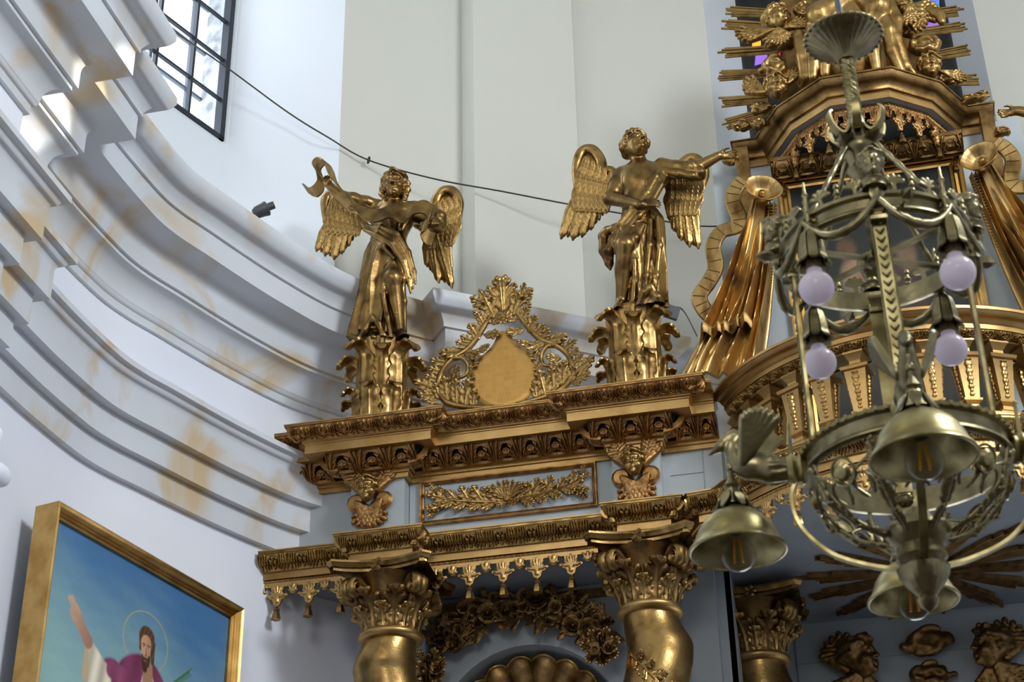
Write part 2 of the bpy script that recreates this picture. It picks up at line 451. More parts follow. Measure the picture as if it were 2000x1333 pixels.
material('iron_grey', srgb(92, 100, 112), .5, .3)
material('outside_stone', srgb(206, 210, 214), .8, col2=srgb(150, 152, 155), scale=8)
material('dark_backing', srgb(22, 22, 22), .8, col2=srgb(34, 34, 34), scale=8)  # near-black: paints the unlit hollow behind the cove; also the dark window panel
material('dark_canvas', srgb(30, 32, 30), .35, col2=srgb(44, 46, 44), scale=3)
material('lampgrey', srgb(88, 90, 94), .5, .5)
material('cable', srgb(70, 66, 60), .5, .6)
material('socket', srgb(96, 82, 56), .45, .8)
material('floor_stone', srgb(84, 74, 64), .5, col2=srgb(70, 62, 54), scale=2)
def glassy(name, col, rough=.0, ior=1.3, alpha=None):
    m = bpy.data.materials.new(name); m.use_nodes = True; nt = m.node_tree; nt.nodes.clear()
    o = nt.nodes.new('ShaderNodeOutputMaterial'); t = nt.nodes.new('ShaderNodeBsdfTransparent'); t.inputs[0].default_value = col
    g = nt.nodes.new('ShaderNodeBsdfGlossy'); g.inputs['Roughness'].default_value = max(rough, .02)
    f = nt.nodes.new('ShaderNodeMath'); f.operation = 'POWER'; f.inputs[1].default_value = 4.0 - (ior - 1.3) * 8; lw = nt.nodes.new('ShaderNodeLayerWeight'); lw.inputs[0].default_value = .4; nt.links.new(lw.outputs['Facing'], f.inputs[0])
    x = nt.nodes.new('ShaderNodeMixShader'); nt.links.new(f.outputs[0], x.inputs[0]); nt.links.new(t.outputs[0], x.inputs[1]); nt.links.new(g.outputs[0], x.inputs[2])
    nt.links.new(x.outputs[0], o.inputs[0]); M[name] = m; return m
glassy('pane', (.93, .96, 1, 1)); glassy('bulb_glass', (.92, .93, .93, 1), ior=1.45)
def coloured(name, col):                       # daylight seen through stained glass
    m = bpy.data.materials.new(name); m.use_nodes = True; b = m.node_tree.nodes['Principled BSDF']
    b.inputs['Base Color'].default_value = col; b.inputs['Roughness'].default_value = .2
    b.inputs['Emission Color'].default_value = col; b.inputs['Emission Strength'].default_value = .9
    M[name] = m; return m
coloured('glass_violet', (.28, .12, 1, 1)); coloured('glass_orange', (1, .42, .04, 1)); coloured('glass_red', (.9, .02, .03, 1)); coloured('glass_blue', (.12, .18, 1, 1)); coloured('glass_green', (.03, .5, .08, 1))
m = material('milk_glass', srgb(246, 238, 248), .18)
nt = m.node_tree; pb = nt.nodes['Principled BSDF']; tr = nt.nodes.new('ShaderNodeBsdfTranslucent'); tr.inputs[0].default_value = srgb(250, 242, 252); mx = nt.nodes.new('ShaderNodeMixShader'); mx.inputs[0].default_value = .45
nt.links.new(pb.outputs[0], mx.inputs[1]); nt.links.new(tr.outputs[0], mx.inputs[2]); nt.links.new(mx.outputs[0], nt.nodes['Material Output'].inputs[0])
m = material('filament', srgb(232, 168, 52), .5)
material('nave_dark', srgb(104, 84, 64), .5, col2=srgb(84, 66, 50), scale=1.5)  # invented dark tone of the unseen end wall, for dark reflections in the gilding

# ------------------------------------------------------------------ the church: walls, entablature, windows
def mirror_path(p): return [(2 * AX - x, y) for x, y in p][::-1]
CURVE = spline([(-4.79, 7.235), (-4.79, 7.7), (-4.78, 8.1), (-4.74, 8.6), (-4.67, 8.9), (-4.57, 9.17), (-4.47, 9.45), (-4.36, 9.74), (-4.25, 10.0), (-4.12, 10.28), (-3.97, 10.53), (-3.70, 10.87), (-3.36, 11.2), (-2.98, 11.5)], 6)
CURVE = [tuple(p) for p in CURVE]
PIL = [(-2.82, 11.30), (-2.02, 11.86), (-2.17, 12.07)]
BACKW = [(-1.5, 12.4), (-0.86, 12.7)]
NEAR = [(-4.29, -10.0), (-4.29, 6.66), (-4.53, 6.66), (-4.53, 7.235)]
LOW = NEAR + CURVE + PIL + BACKW
def struct(name, V, F, mat, smooth=38): return tag(obj(name, mesh(name, V, F, mat, smooth)), kind='structure')

struct('wall_left', *sweep(LOW, [(0, 6.36), (0, 0.0)]), M['wall_paint'])
struct('wall_right', *sweep(mirror_path(LOW), [(0, 6.36), (0, 0.0)]), M['wall_paint'])
ARCH = [(-.05, 6.33), (.05, 6.33), (.05, 6.51), (.11, 6.51), (.11, 6.70), (.18, 6.70), (.18, 6.90)] + arc_prof((.18, 6.90), (.235, 6.975), 's', 7) + [(.27, 6.98), (.27, 7.02), (.03, 7.08)]
FRZ = [(.033, 7.03), (.033, 7.50)]
CORN = [(.02, 7.48), (.06, 7.48), (.06, 7.54)] + arc_prof((.06, 7.54), (.085, 7.57), 'o', 4) + [(.09, 7.575)] + arc_prof((.09, 7.575), (.21, 7.735), 'c', 8) + \
       [(.21, 7.765), (.235, 7.765), (.235, 7.88)] + arc_prof((.235, 7.88), (.30, 7.975), 'c', 6) + \
       [(.45, 7.985), (.45, 8.17), (.472, 8.17), (.472, 8.20)] + arc_prof((.472, 8.20), (.62, 8.35), 's', 10) + [(.62, 8.40), (-.05, 8.42)]
for k, (side, fn_) in enumerate((('left', lambda p: p), ('right', mirror_path))):
    struct('trim_%d' % (1 + 3 * k), *sweep(fn_(LOW), ARCH), M['marbled'])
    struct('trim_%d' % (2 + 3 * k), *sweep(fn_(LOW), FRZ), M['wall_paint'])
    struct('trim_%d' % (3 + 3 * k), *sweep(fn_(LOW), CORN), M['marbled'])
# upper walls with the deep window niche
WB, WT, WN = np.array([-4.5, 9.35]), np.array([.361, .9326]), np.array([-.9326, .361])
def wpt(s, d): p = WB + WT * s + WN * d; return (p[0], p[1])
NR = (-3.83, 10.72)                                     # front edge of the niche, right
NL = (-4.79, 7.9)
WR, WL = .955, -0.65                                    # window edges along the window plane
ZT, ZW, ZC = 13.6, 10.13, 8.40
wr, wl = wpt(WR, .7), wpt(WL, .7)
ci = [i for i, p in enumerate(CURVE) if p[1] > 10.74][0]
up_right = [NR] + CURVE[ci:] + PIL + BACKW
def walls_up(fl, side):
    g = lambda p: [(2 * AX - x, y) for x, y in p] if fl else p
    o = lambda f: [q[::-1] for q in f] if fl else f
    def poly(path):
        P = np.array(g(path)); n = len(P)
        V = np.vstack([np.column_stack([P, np.full(n, ZC)]), np.column_stack([P, np.full(n, ZT)])])
        return V, o([(i, i + 1, n + i + 1, n + i) for i in range(n - 1)])
    mb = MB(); mb.add(*poly([(-4.79, -10), NL])); mb.add(*poly(up_right))
    tag(mb.done('wall_%s_upper' % side, M['plaster']), kind='structure')
    mb = MB()
    f = wpt(WR + .07, .66)
    for a, b in ((f, NR), (NL, wl), (wr, f)): mb.add(*poly([a, b]))
    q = [(*wpt(WL, .66), ZC), (*f, ZC), (*f, ZW + .01), (*wpt(WL, .66), ZW + .01)]
    q = [((2 * AX - x) if fl else x, y, z) for x, y, z in q]
    mb.add(q, o([(0, 1, 2, 3)]))
    tag(mb.done('wall_%s_reveal' % side, M['reveal']), kind='structure')
walls_up(False, 'left'); walls_up(True, 'right')

def window_leaded(name, fl):
    root = tag(bpy.data.objects.new(name, None), kind='structure'); COL.objects.link(root)
    fx = lambda p: ((2 * AX - p[0]) if fl else p[0], p[1])
    def bar(s0, s1, z0, z1, d0, d1, nm, mt):
        P = [(*fx(wpt(s, d)), z) for z in (z0, z1) for s, d in ((s0, d0), (s1, d0), (s1, d1), (s0, d1))]
        MB().hexa(P).done(nm, mt, root)
    w = .052
    for s in (WL, WR - w): bar(s, s + w, ZW, ZT, .64, .72, 'window_frame', M['iron'])
    bar(WL, WR, ZW, ZW + .04, .64, .72, 'window_frame', M['iron'])
    xs = [WL + (WR - WL) * k / 4 for k in range(1, 4)]
    for s in xs: bar(s - .012, s + .012, ZW, ZT, .66, .70, 'mullion', M['iron'])
    zs = [ZW + .42 * k for k in range(1, 9)]
    for z in zs: bar(WL, WR, z - .01, z + .01, .665, .695, 'glazing_bar', M['iron'])
    ss = [WL] + xs + [WR]; zz = [ZW] + zs + [ZT]
    for a, b in zip(ss[:-1], ss[1:]):
        for c, e in zip(zz[:-1], zz[1:]):
            if e > 12.7: continue
            P = [(*fx(wpt(a, .68)), c), (*fx(wpt(b, .68)), c), (*fx(wpt(b, .68)), e), (*fx(wpt(a, .68)), e)]
            obj('pane', mesh('pane', P, [(0, 1, 2, 3)], M['pane'], 0), root)
    for k, s in enumerate((-.2, .35, .80)): bar(s, s + .03, ZW - .2, ZT, .98, 1.01, 'outer_grille', M['iron_grey'])
    for k in range(7): bar(WL - .2, 1.1, ZW + .1 + .5 * k, ZW + .125 + .5 * k, .98, 1.01, 'outer_grille', M['iron_grey'])
    bar(WR + .03, WR + .3, ZW - .3, ZT, .74, 1.0, 'outer_jamb', M['outside_stone'])
    return root
window_leaded('window_1', False)
# closing wall outside the unseen right window: its daylight comes from the lamp set in it
P = [(*[(2 * AX - x, y) for x, y in [wpt(s, .78)]][0], z) for s, z in ((WL - .1, ZW - .1), (WR + .1, ZW - .1), (WR + .1, ZT), (WL - .1, ZT))]
struct('wall_right_window', P, [(0, 1, 2, 3)], M['plaster'])

# back niche on the axis with its dark stained-glass window
bx0, bx1, by = AX - .96, AX + 1.06, 13.3
for s, x, xe in (('left', -0.86, bx0), ('right', 2 * AX + .86, bx1)):
    Pn = [(x, 12.7, 6.0), (xe, by, 6.0), (xe, by, ZT), (x, 12.7, ZT)]
    struct('wall_niche_%s' % s, Pn, [(0, 1, 2, 3) if s == 'left' else (3, 2, 1, 0)], M['reveal'])
struct('wall_back', [(bx0, by, 6.0), (bx1, by, 6.0), (bx1, by, 9.6), (bx0, by, 9.6)], [(0, 1, 2, 3)], M['plaster'])
win2 = tag(bpy.data.objects.new('window_2', None), kind='structure'); COL.objects.link(win2)
mb = MB(); mb.box((bx0 - .1, by + .02, 9.5), (bx1 + .1, by + .1, ZT))
panes = [(1477, 82, 'glass_orange', .05, .06), (1486, 112, 'glass_violet', .07, .08), (1530, 103, 'glass_red', .06, .03), (1820, 47, 'glass_violet', .09, .06), (1800, 58, 'glass_red', .09, .04), (1815, 4, 'glass_blue', .11, .07), (1818, 14, 'glass_green', .08, .04)]
mb.done('lead_panel', M['dark_backing'], win2)
for px_, py_, c, w, h in panes:
    x, _, z = at(px_, py_, by)
    V = [(x - w, by + .012, z - h), (x + w * .8, by + .012, z - h * .7), (x + w, by + .012, z + h), (x - w * .7, by + .012, z + h * .6)]
    V += [(a, b + .006, e) for a, b, e in V]
    o_ = obj('stained_pane', mesh('stained_pane', V, [(0, 1, 2, 3), (7, 6, 5, 4), (0, 4, 5, 1), (1, 5, 6, 2), (2, 6, 7, 3), (3, 7, 4, 0)], M[c + '_lit'] if c + '_lit' in M else M[c], 0), win2)

struct('floor', [(-7, -10, 0), (8, -10, 0), (8, 14, 0), (-7, 14, 0)], [(0, 1, 2, 3)], M['floor_stone'])
struct('ceiling', [(-7, -10, ZT), (8, -10, ZT), (8, 14, ZT), (-7, 14, ZT)], [(3, 2, 1, 0)], M['plaster'])
struct('wall_nave', [(-7, -10, 0), (8, -10, 0), (8, -10, ZT), (-7, -10, ZT)], [(3, 2, 1, 0)], M['nave_dark'])

# ------------------------------------------------------------------ altar architecture
def place_along(path, o_ref, spacing, me, name, parent, skip=(), zoff=0.0, minlen=.06, fit=True, out=None):
    """copies of a motif along every straight run of a mitred moulding; motif: x along, -y outward"""
    P = np.asarray(path, float); D = np.diff(P, axis=0); L = np.linalg.norm(D, axis=1); D /= L[:, None]
    N = np.stack([D[:, 1], -D[:, 0]], 1); n = len(P); Mi = np.zeros_like(P); Mi[0] = N[0]; Mi[-1] = N[-1]
    for i in range(1, n - 1): Mi[i] = (N[i - 1] + N[i]) / max(1 + N[i - 1] @ N[i], .2)
    Q = P + Mi * o_ref; res = []
    for i in range(n - 1):
        if i in skip: continue
        t0 = (Q[i] - P[i]) @ D[i]; t1 = (Q[i + 1] - P[i]) @ D[i]; ln = t1 - t0
        if ln < minlen: continue
        k = max(1, round(ln / spacing)); st = ln / k; a = math.atan2(D[i][1], D[i][0])
        for j in range(k):
            c = P[i] + D[i] * (t0 + st * (j + .5))
            res.append(obj(name, me, parent, (c[0], c[1], zoff), (0, 0, a), (st / spacing, 1, 1) if fit else None))
    return res
def prof_point(prof, t):
    P = np.array(prof, float); s = np.concatenate([[0], np.cumsum(np.linalg.norm(np.diff(P, axis=0), axis=1))]); s /= s[-1]
    t = np.clip(t, 0, 1); o = np.interp(t, s, P[:, 0]); z = np.interp(t, s, P[:, 1])
    e = 1e-3; o2 = np.interp(np.clip(t + e, 0, 1), s, P[:, 0]); z2 = np.interp(np.clip(t + e, 0, 1), s, P[:, 1]); o1 = np.interp(np.clip(t - e, 0, 1), s, P[:, 0]); z1 = np.interp(np.clip(t - e, 0, 1), s, P[:, 1])
    tx, tz = o2 - o1, z2 - z1; l = np.maximum(np.hypot(tx, tz), 1e-9)
    return o, z, tz / l, -tx / l
def tile(name, mat, w, prof, sdf, height, nu=44, nv=26, thick=.012, asp=None):
    """carved motif of width w wrapped on a moulding profile; pattern space u in [-.5, .5], v in [0, 1]"""
    h = 1.0 / nu
    V, F = relief(sdf, (-.5, 0.0), (.5, 1.0), h, height, 0.0)
    o, z, no, nz = prof_point(prof, V[:, 1])
    back = V[:, 2] <= 0
    hh = np.where(np.arange(len(V)) >= len(V) // 2, -thick, V[:, 2])
    return mesh(name, np.column_stack([V[:, 0] * w, -(o + no * hh), z + nz * hh]), F, mat, 55)

# motif patterns (u along, v up)
def sym(s): return s + [(-a, b, -c, d, e, f) for a, b, c, d, e, f in s]
HEART = sym([(0, .12, .1, .55, .03, .035), (.1, .55, .12, .78, .035, .035), (.12, .78, .04, .84, .035, .03), (.04, .84, 0, .7, .03, .03),
             (.05, .5, .07, .62, .05, .07),
             (.2, .95, .19, .5, .03, .045), (.19, .5, .12, .16, .045, .02), (.27, .95, .28, .5, .03, .05), (.28, .5, .2, .1, .05, .02), (.34, .95, .37, .5, .03, .05), (.37, .5, .30, .06, .05, .025),
             (.42, .95, .46, .5, .03, .05), (.46, .5, .42, .08, .05, .03), (.5, .95, .5, .3, .02, .03)])
HTILE = lambda P: np.maximum(np.abs(P[:, 0]) - .5, np.abs(P[:, 1] - .5) - .5)
SCROLL = sym([(0, .1, 0, .5, .03, .05), (0, .35, .12, .6, .06, .06), (.12, .6, .1, .85, .05, .03), (0, .3, .2, .42, .05, .05), (.2, .42, .3, .66, .05, .04), (.3, .66, .24, .9, .04, .03),
              (.02, .15, .26, .2, .05, .05), (.26, .2, .4, .42, .05, .05), (.4, .42, .42, .75, .05, .03), (.42, .75, .36, .88, .03, .03), (.38, .1, .5, .3, .04, .06), (.5, .3, .5, .92, .06, .02), (.06, .72, 0, .92, .05, .05)])
PIERCE = sym([(.5, .02, .5, .98, .05, .03), (.44, .1, .4, .5, .05, .06), (.4, .5, .3, .9, .06, .05), (.36, .1, .3, .4, .05, .05), (.3, .4, .2, .5, .05, .06), (.2, .5, .24, .62, .05, .04), (.3, .9, .38, .96, .06, .06),
              (0, .05, .2, .08, .07, .06), (.2, .08, .34, .14, .06, .06), (0, .42, .1, .45, .05, .05), (.1, .45, .13, .36, .05, .03), (.13, .7, .2, .62, .03, .04), (0, .25, 0, .42, .02, .05), (.22, .2, .26, .3, .05, .04)])
def pierce_sdf(P):
    u, v = np.abs(P[:, 0]), P[:, 1]
    q = np.column_stack([u, v])
    hole = sd_caps2(q, [(.03, .68, .12, .62, .085, .05), (.12, .62, .17, .52, .04, .03), (.0, .2, .09, .19, .035, .045), (0, .3, 0, .22, .02, .03), (.37, .36, .385, .28, .022, .02), (0, .9, .16, .93, .07, .06)])
    return np.maximum(np.maximum(u - .5, np.abs(v - .5) - .5), -hole)
def lamb_sdf(P):
    u, v = np.abs(P[:, 0]), P[:, 1]; q = np.column_stack([u, v])
    d = np.maximum(np.abs(u - .25) - .26, np.abs(v - .88) - .12)
    d = np.minimum(d, sd_caps2(q, [(0, .8, 0, .35, .2, .16), (.1, .45, .17, .42, .12, .1), (0, .3, 0, .2, .14, .12), (.5, .8, .5, .58, .14, .1), (.42, .62, .44, .6, .07, .07), (.28, .46, .3, .45, .05, .04)]))
    d = np.maximum(d, -(np.hypot(u - .31, v - .66) - .072))
    return np.maximum(np.maximum(d, u - .5), np.maximum(v - 1, -v))
LAMB = sym([(0, .78, 0, .22, .03, .06), (.02, .35, .1, .72, .05, .03), (.08, .42, .19, .6, .06, .03), (.16, .42, .24, .45, .07, .04), (.5, .8, .5, .56, .05, .06), (.36, .78, .44, .6, .03, .06)]) + \
       [(x / 18 - .5, .93, x / 18 - .47, .99, .018, .018) for x in range(19)]

# ---- attic storey
attic = thing('altar_attic', 'pale blue painted attic storey of the altar with two flat pilasters', 'altar wall', (-2.4, 10.5, 6.2))
ob = np.array([-2.4, 10.5, 6.2])
XL0, XL1, XR0, XR1 = -3.53, -3.115, -1.635, -1.30
def loc_box(mb, lo, hi, base): mb.box(np.array(lo) - base, np.array(hi) - base); return mb
for nm, x0, x1 in (('wall_panel', -4.12, XL0), ('wall_panel', XL1, XR0), ('wall_panel', XR1, -.89)):
    loc_box(MB(), (x0, 10.5, 6.2), (x1, 10.8, 6.85), ob).done(nm, M['altar_blue'], attic)
for x0, x1 in ((XL0 + .015, XL1 - .005), (XR0, XR1)):
    loc_box(MB(), (x0, 10.385, 6.2), (x1, 10.52, 6.85), ob).done('pilaster', M['altar_blue'], attic)
for k in range(2):                                                      # board joints on the right bay
    loc_box(MB(), (-1.25 + .0, 10.494, 6.62 - k * .2), (-1.02, 10.5, 6.623 - k * .2), ob).done('board_seam', M['altar_grey'], attic)
loc_box(MB(), (-1.02, 10.494, 6.3), (-1.017, 10.5, 6.8), ob).done('board_seam', M['altar_grey'], attic)

# ---- upper cornice
UP = [(-4.02, 10.5), (XL0, 10.5), (XL0, 10.385), (XL1, 10.385), (XL1, 10.5), (XR0, 10.5), (XR0, 10.385), (XR1, 10.385), (XR1, 10.5), (-.89, 10.5)]
upc = thing('upper_cornice', 'long gilded upper cornice of the altar carrying the two angels', 'cornice', (0, 0, 0))
COVE = arc_prof((.05, 6.872), (.185, 6.985), 'o', 8); COVE = [(.05, 6.872)] + COVE
CYM = [(.275, 7.035)] + arc_prof((.275, 7.035), (.365, 7.11), 's', 8)
FAS = .255
V, F = sweep(UP, caps=True, prof=[(0, 6.79), (.028, 6.79), (.028, 6.82), (.04, 6.826), (.04, 6.85), (.055, 6.856), (.055, 6.872), (.0, 6.873)]); obj('base_moulding', mesh('base_moulding', V, F, M['gold_bright']), upc)
V, F = sweep(UP, caps=True, prof=[(o - .035, z) for o, z in COVE] + [(.10, 7.0)]); obj('cove_shade_sheet', mesh('cove_shade_sheet', V, F, M['dark_backing']), upc)  # dark sheet paints the shade seen through the piercings of the cove
V, F = sweep(UP, caps=True, prof=[(.12, 6.962), (FAS, 6.945), (FAS, 7.008), (FAS + .006, 7.013), (FAS + .006, 7.02), (FAS + .02, 7.027), (FAS + .02, 7.034), (.10, 7.034)]); obj('fascia', mesh('fascia', V, F, M['gold_bright'], 25), upc)
V, F = sweep(UP, caps=True, prof=[(.1, 7.03)] + CYM + [(.372, 7.112), (.372, 7.126), (-.1, 7.14)]); obj('carved_cyma', mesh('carved_cyma', V, F, M['gold_red']), upc)
V, F = sweep(UP, [(.366, 7.1265), (.376, 7.1265), (.376, 7.134), (-.1, 7.141)]); obj('top_fillet', mesh('top_fillet', V, F, M['gold_bright'], 25), upc)
t_cym = tile('acanthus_motif', M['gold_red'], .15, CYM, HTILE, lambda P, d: .003 + .016 * seg_h(P, SCROLL), 40)
t_cov = tile('pierced_motif', M['gold_red'], .19, COVE, pierce_sdf, lambda P, d: .004 + .022 * seg_h(P, PIERCE), 52, thick=.012)
place_along(UP, .33, .15, t_cym, 'acanthus_motif', upc, minlen=.1)
place_along(UP, .12, .19, t_cov, 'pierced_motif', upc, minlen=.1)
crn = leaf_mesh('corner_leaf', M['gold_red'], .17, .10, 3, .6, curl=.9, res=26)
for i in range(1, 9):                                                    # leaves over the mitres of the cove
    p, q, r = np.array(UP[i - 1]), np.array(UP[i]), np.array(UP[i + 1])
    d1 = (q - p) / np.linalg.norm(q - p); d2 = (r - q) / np.linalg.norm(r - q)
    n = np.array([d1[1] + d2[1], -d1[0] - d2[0]]); n /= np.linalg.norm(n)
    if d1[0] * d2[1] - d1[1] * d2[0] < 0: continue
    a = math.atan2(n[1], n[0])
    c = q + n * .06 * 1.41
    obj('corner_leaf', crn, upc, (c[0], c[1], 6.87), Matrix.Rotation(a, 3, 'Z') @ Matrix.Rotation(-1.25, 3, 'Y'))

# ---- lower entablature, running into the bowed balcony front
BC = np.array([.39, 10.98])
l1a, l1b = -3.38, -2.965; l2a, l2b = -1.585, -1.225
arc = [tuple(BC + 1.535 * np.array([math.sin(t), -math.cos(t)])) for t in np.linspace(R_(-53.5), R_(53.5), 40)]
LEFT = [(-4.12, 10.3), (l1a - .05, 10.3), (l1a - .05, 10.14), (l1b - .02, 10.14), (l1b - .02, 10.3), (l2a, 10.3), (l2a, 10.14), (l2b, 10.14), (l2b, 10.32), (-1.13, 10.32), (-1.04, 10.13), (-.90, 10.11)]
LOWP = LEFT + arc + [(2 * AX + .90, 10.11), (2 * AX + 1.3, 10.3)]
ent = thing('lower_entablature', 'carved gilded lower entablature with heart-and-leaf moulding and hanging lambrequins', 'cornice', (0, 0, 0))
LCY = [(.012, 6.142)] + arc_prof((.012, 6.142), (.085, 6.245), 's', 8)
V, F = sweep(LOWP, [(-.12, 6.09), (0, 6.09), (0, 6.142), (-.05, 6.142)]); obj('fascia', mesh('fascia', V, F, M['gold_bright'], 25), ent)
V, F = sweep(LOWP, [(-.05, 6.142)] + LCY + [(.09, 6.247), (.09, 6.262), (-.2, 6.275)]); obj('carved_cyma', mesh('carved_cyma', V, F, M['gold']), ent)
V, F = sweep(LOWP, [(.086, 6.2625), (.096, 6.2625), (.096, 6.272), (-.2, 6.276)]); obj('top_fillet', mesh('top_fillet', V, F, M['gold_bright'], 25), ent)
t_hrt = tile('heart_motif', M['gold'], .20, LCY, HTILE, lambda P, d: .003 + .017 * seg_h(P, HEART), 48)
place_along(LEFT, .05, .20, t_hrt, 'heart_motif', ent, minlen=.1)
def arc_place(me, name, parent, R, spacing, a0, a1, z=0.0):
    n = round(R_(a1 - a0) * R / spacing)
    for k in range(n):
        t = R_(a0) + R_(a1 - a0) * (k + .5) / n; c = BC + R * np.array([math.sin(t), -math.cos(t)])
        yield obj(name, me, parent, (c[0], c[1], z), (0, 0, t), (R_(a1 - a0) * R / n / spacing, 1, 1))
list(arc_place(t_hrt, 'heart_motif', ent, 1.535, .20, -53, 53))
LPR = [(-.02, 5.885), (-.02, 6.085)]
t_lam = tile('lambrequin', M['gold_bright'], .235, LPR, lamb_sdf, lambda P, d: .004 + .010 * seg_h(P, LAMB) + .02 * np.sqrt(np.maximum(-d, 0) * .05), 60, thick=.014)
TAS = MB().lathe([(0, .0), (.008, -.002), (.01, -.012), (.006, -.018), (.016, -.024), (.02, -.034), (.014, -.042), (.017, -.046), (.024, -.075), (.026, -.092), (.0, -.092)], 12, flute=lambda a, r, z: 1 + (.1 * math.cos(6 * a) if z < -.045 else 0)).me('tassel', M['gold'])
tb = MB().tube([(0, 0, .03), (0, 0, -.005)], .004, 6).me('tassel_cord', M['gold'])
def lambs(objs):
    for o in objs:
        t = obj('tassel', TAS, o, (0, .02, 5.905), scale=(1.25 / max(o.scale[0], .5), 1.25, 1.15))
        t2 = None
lambs(place_along(LEFT, 0, .235, t_lam, 'lambrequin', ent, skip=(1, 2, 3, 5, 6, 7), minlen=.12))
lambs(arc_place(t_lam, 'lambrequin', ent, 1.535, .235, -53, 53))
# abutting blocks over the capitals
for x0, x1 in ((l1a - .03, l1b - .04), (l2a + .02, l2b - .02)):
    MB().box((x0, 10.15, 6.02), (x1, 10.4, 6.092)).done('bearing_block', M['gold_bright'], ent)

# soffits and back wall of the lower storey
sof = thing('altar_soffit', 'grey boarded underside of the altar entablature and balcony', 'ceiling panel', (-1.5, 11, 6.09))
so = np.array([-1.5, 11, 6.09])
P = [(-4.14, 10.36)] + [(-1.0, 10.36)] + [tuple(BC + 1.45 * np.array([math.sin(t), -math.cos(t)])) for t in np.linspace(R_(-60), R_(60), 30)] + [(3.6, 10.36), (3.6, 12.3), (-4.14, 12.3)]
V = [(x - so[0], y - so[1], z) for z in (.0, .08) for x, y in P]; n = len(P)
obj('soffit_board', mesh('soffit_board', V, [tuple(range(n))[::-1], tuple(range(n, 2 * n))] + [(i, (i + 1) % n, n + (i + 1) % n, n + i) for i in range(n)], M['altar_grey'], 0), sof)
back = thing('altar_back_wall', 'shaded pale blue back wall of the altar with a round-arched niche', 'altar wall', (-2.3, 11.0, 4.0))
bo = np.array([-2.3, 11.0, 4.0])
# wall with arched opening (niche centre NXc)
NXC, NRAD = -2.40, .66
NZ = float(at(1020, 1261, 11.0)[2]) - NRAD
ang = np.linspace(0, PI, 25); arcp = [(NXC + NRAD * math.cos(a), NZ + NRAD * math.sin(a)) for a in ang]
outer = [(-.95 if k < 4 else (-4.0 if k > 20 else -.95 + (-4.0 + .95) * (k - 4) / 16), 4.0 + (6.1 - 4.0) * (k / 4 if k < 4 else (1 if k <= 20 else (24 - k) / 4))) for k in range(25)]
V = [(x - bo[0], 0, z - bo[2]) for x, z in arcp] + [(x - bo[0], 0, z - bo[2]) for x, z in outer] + [(x - bo[0], .45, z - bo[2]) for x, z in arcp]
F = [(i, 25 + i, 26 + i, i + 1) for i in range(24)] + [(i, i + 1, 51 + i, 50 + i) for i in range(24)]
obj('niche_wall', mesh('niche_wall', V, F, M['altar_blue'], 40), back)
MB().box((NXC - .8 - bo[0], .45, 0), (NXC + .8 - bo[0], .5, 1.95)).done('niche_back', M['altar_grey'], back)
for x0, x1, y0, y1, nm in ((-.99, -.95, 0, 1.22, 'side_board'), ):
    MB().box((x0 - bo[0], y0, 0), (x1 - bo[0], y1, 2.1)).done(nm, M['altar_blue'], back)
MB().box((-1.0 - bo[0], 1.2, 0), (3.5 - bo[0], 1.26, 2.1)).done('rear_panel', M['altar_blue'], back)
for z in (5.78, 5.45):
    MB().box((-.6 - bo[0], 1.196, z - bo[2]), (3.5 - bo[0], 1.2, z + .004 - bo[2])).done('board_seam', M['altar_grey'], back)
MB().box((-.62 - bo[0], 1.19, 0), (-.61 - bo[0], 1.2, 2.1)).done('board_seam', M['altar_grey'], back)
for a, b in (((-3.05, 5.99), (-1.28, 6.05)), ((-3.05, 4.0), (-3.015, 6.05))):
    MB().box((a[0] - bo[0], -.035, a[1] - bo[2]), (b[0] - bo[0], .0, b[1] - bo[2])).done('gold_strip', M['gold_dark'], back)
MB().box((-3.35 - bo[0], -.12, 0), (-3.10 - bo[0], .0, 2.08)).done('rear_pilaster', M['altar_blue'], back)
MB().box((-1.28 - bo[0], -.12, 0), (-1.05 - bo[0], .0, 2.08)).done('rear_pilaster', M['altar_blue'], back)

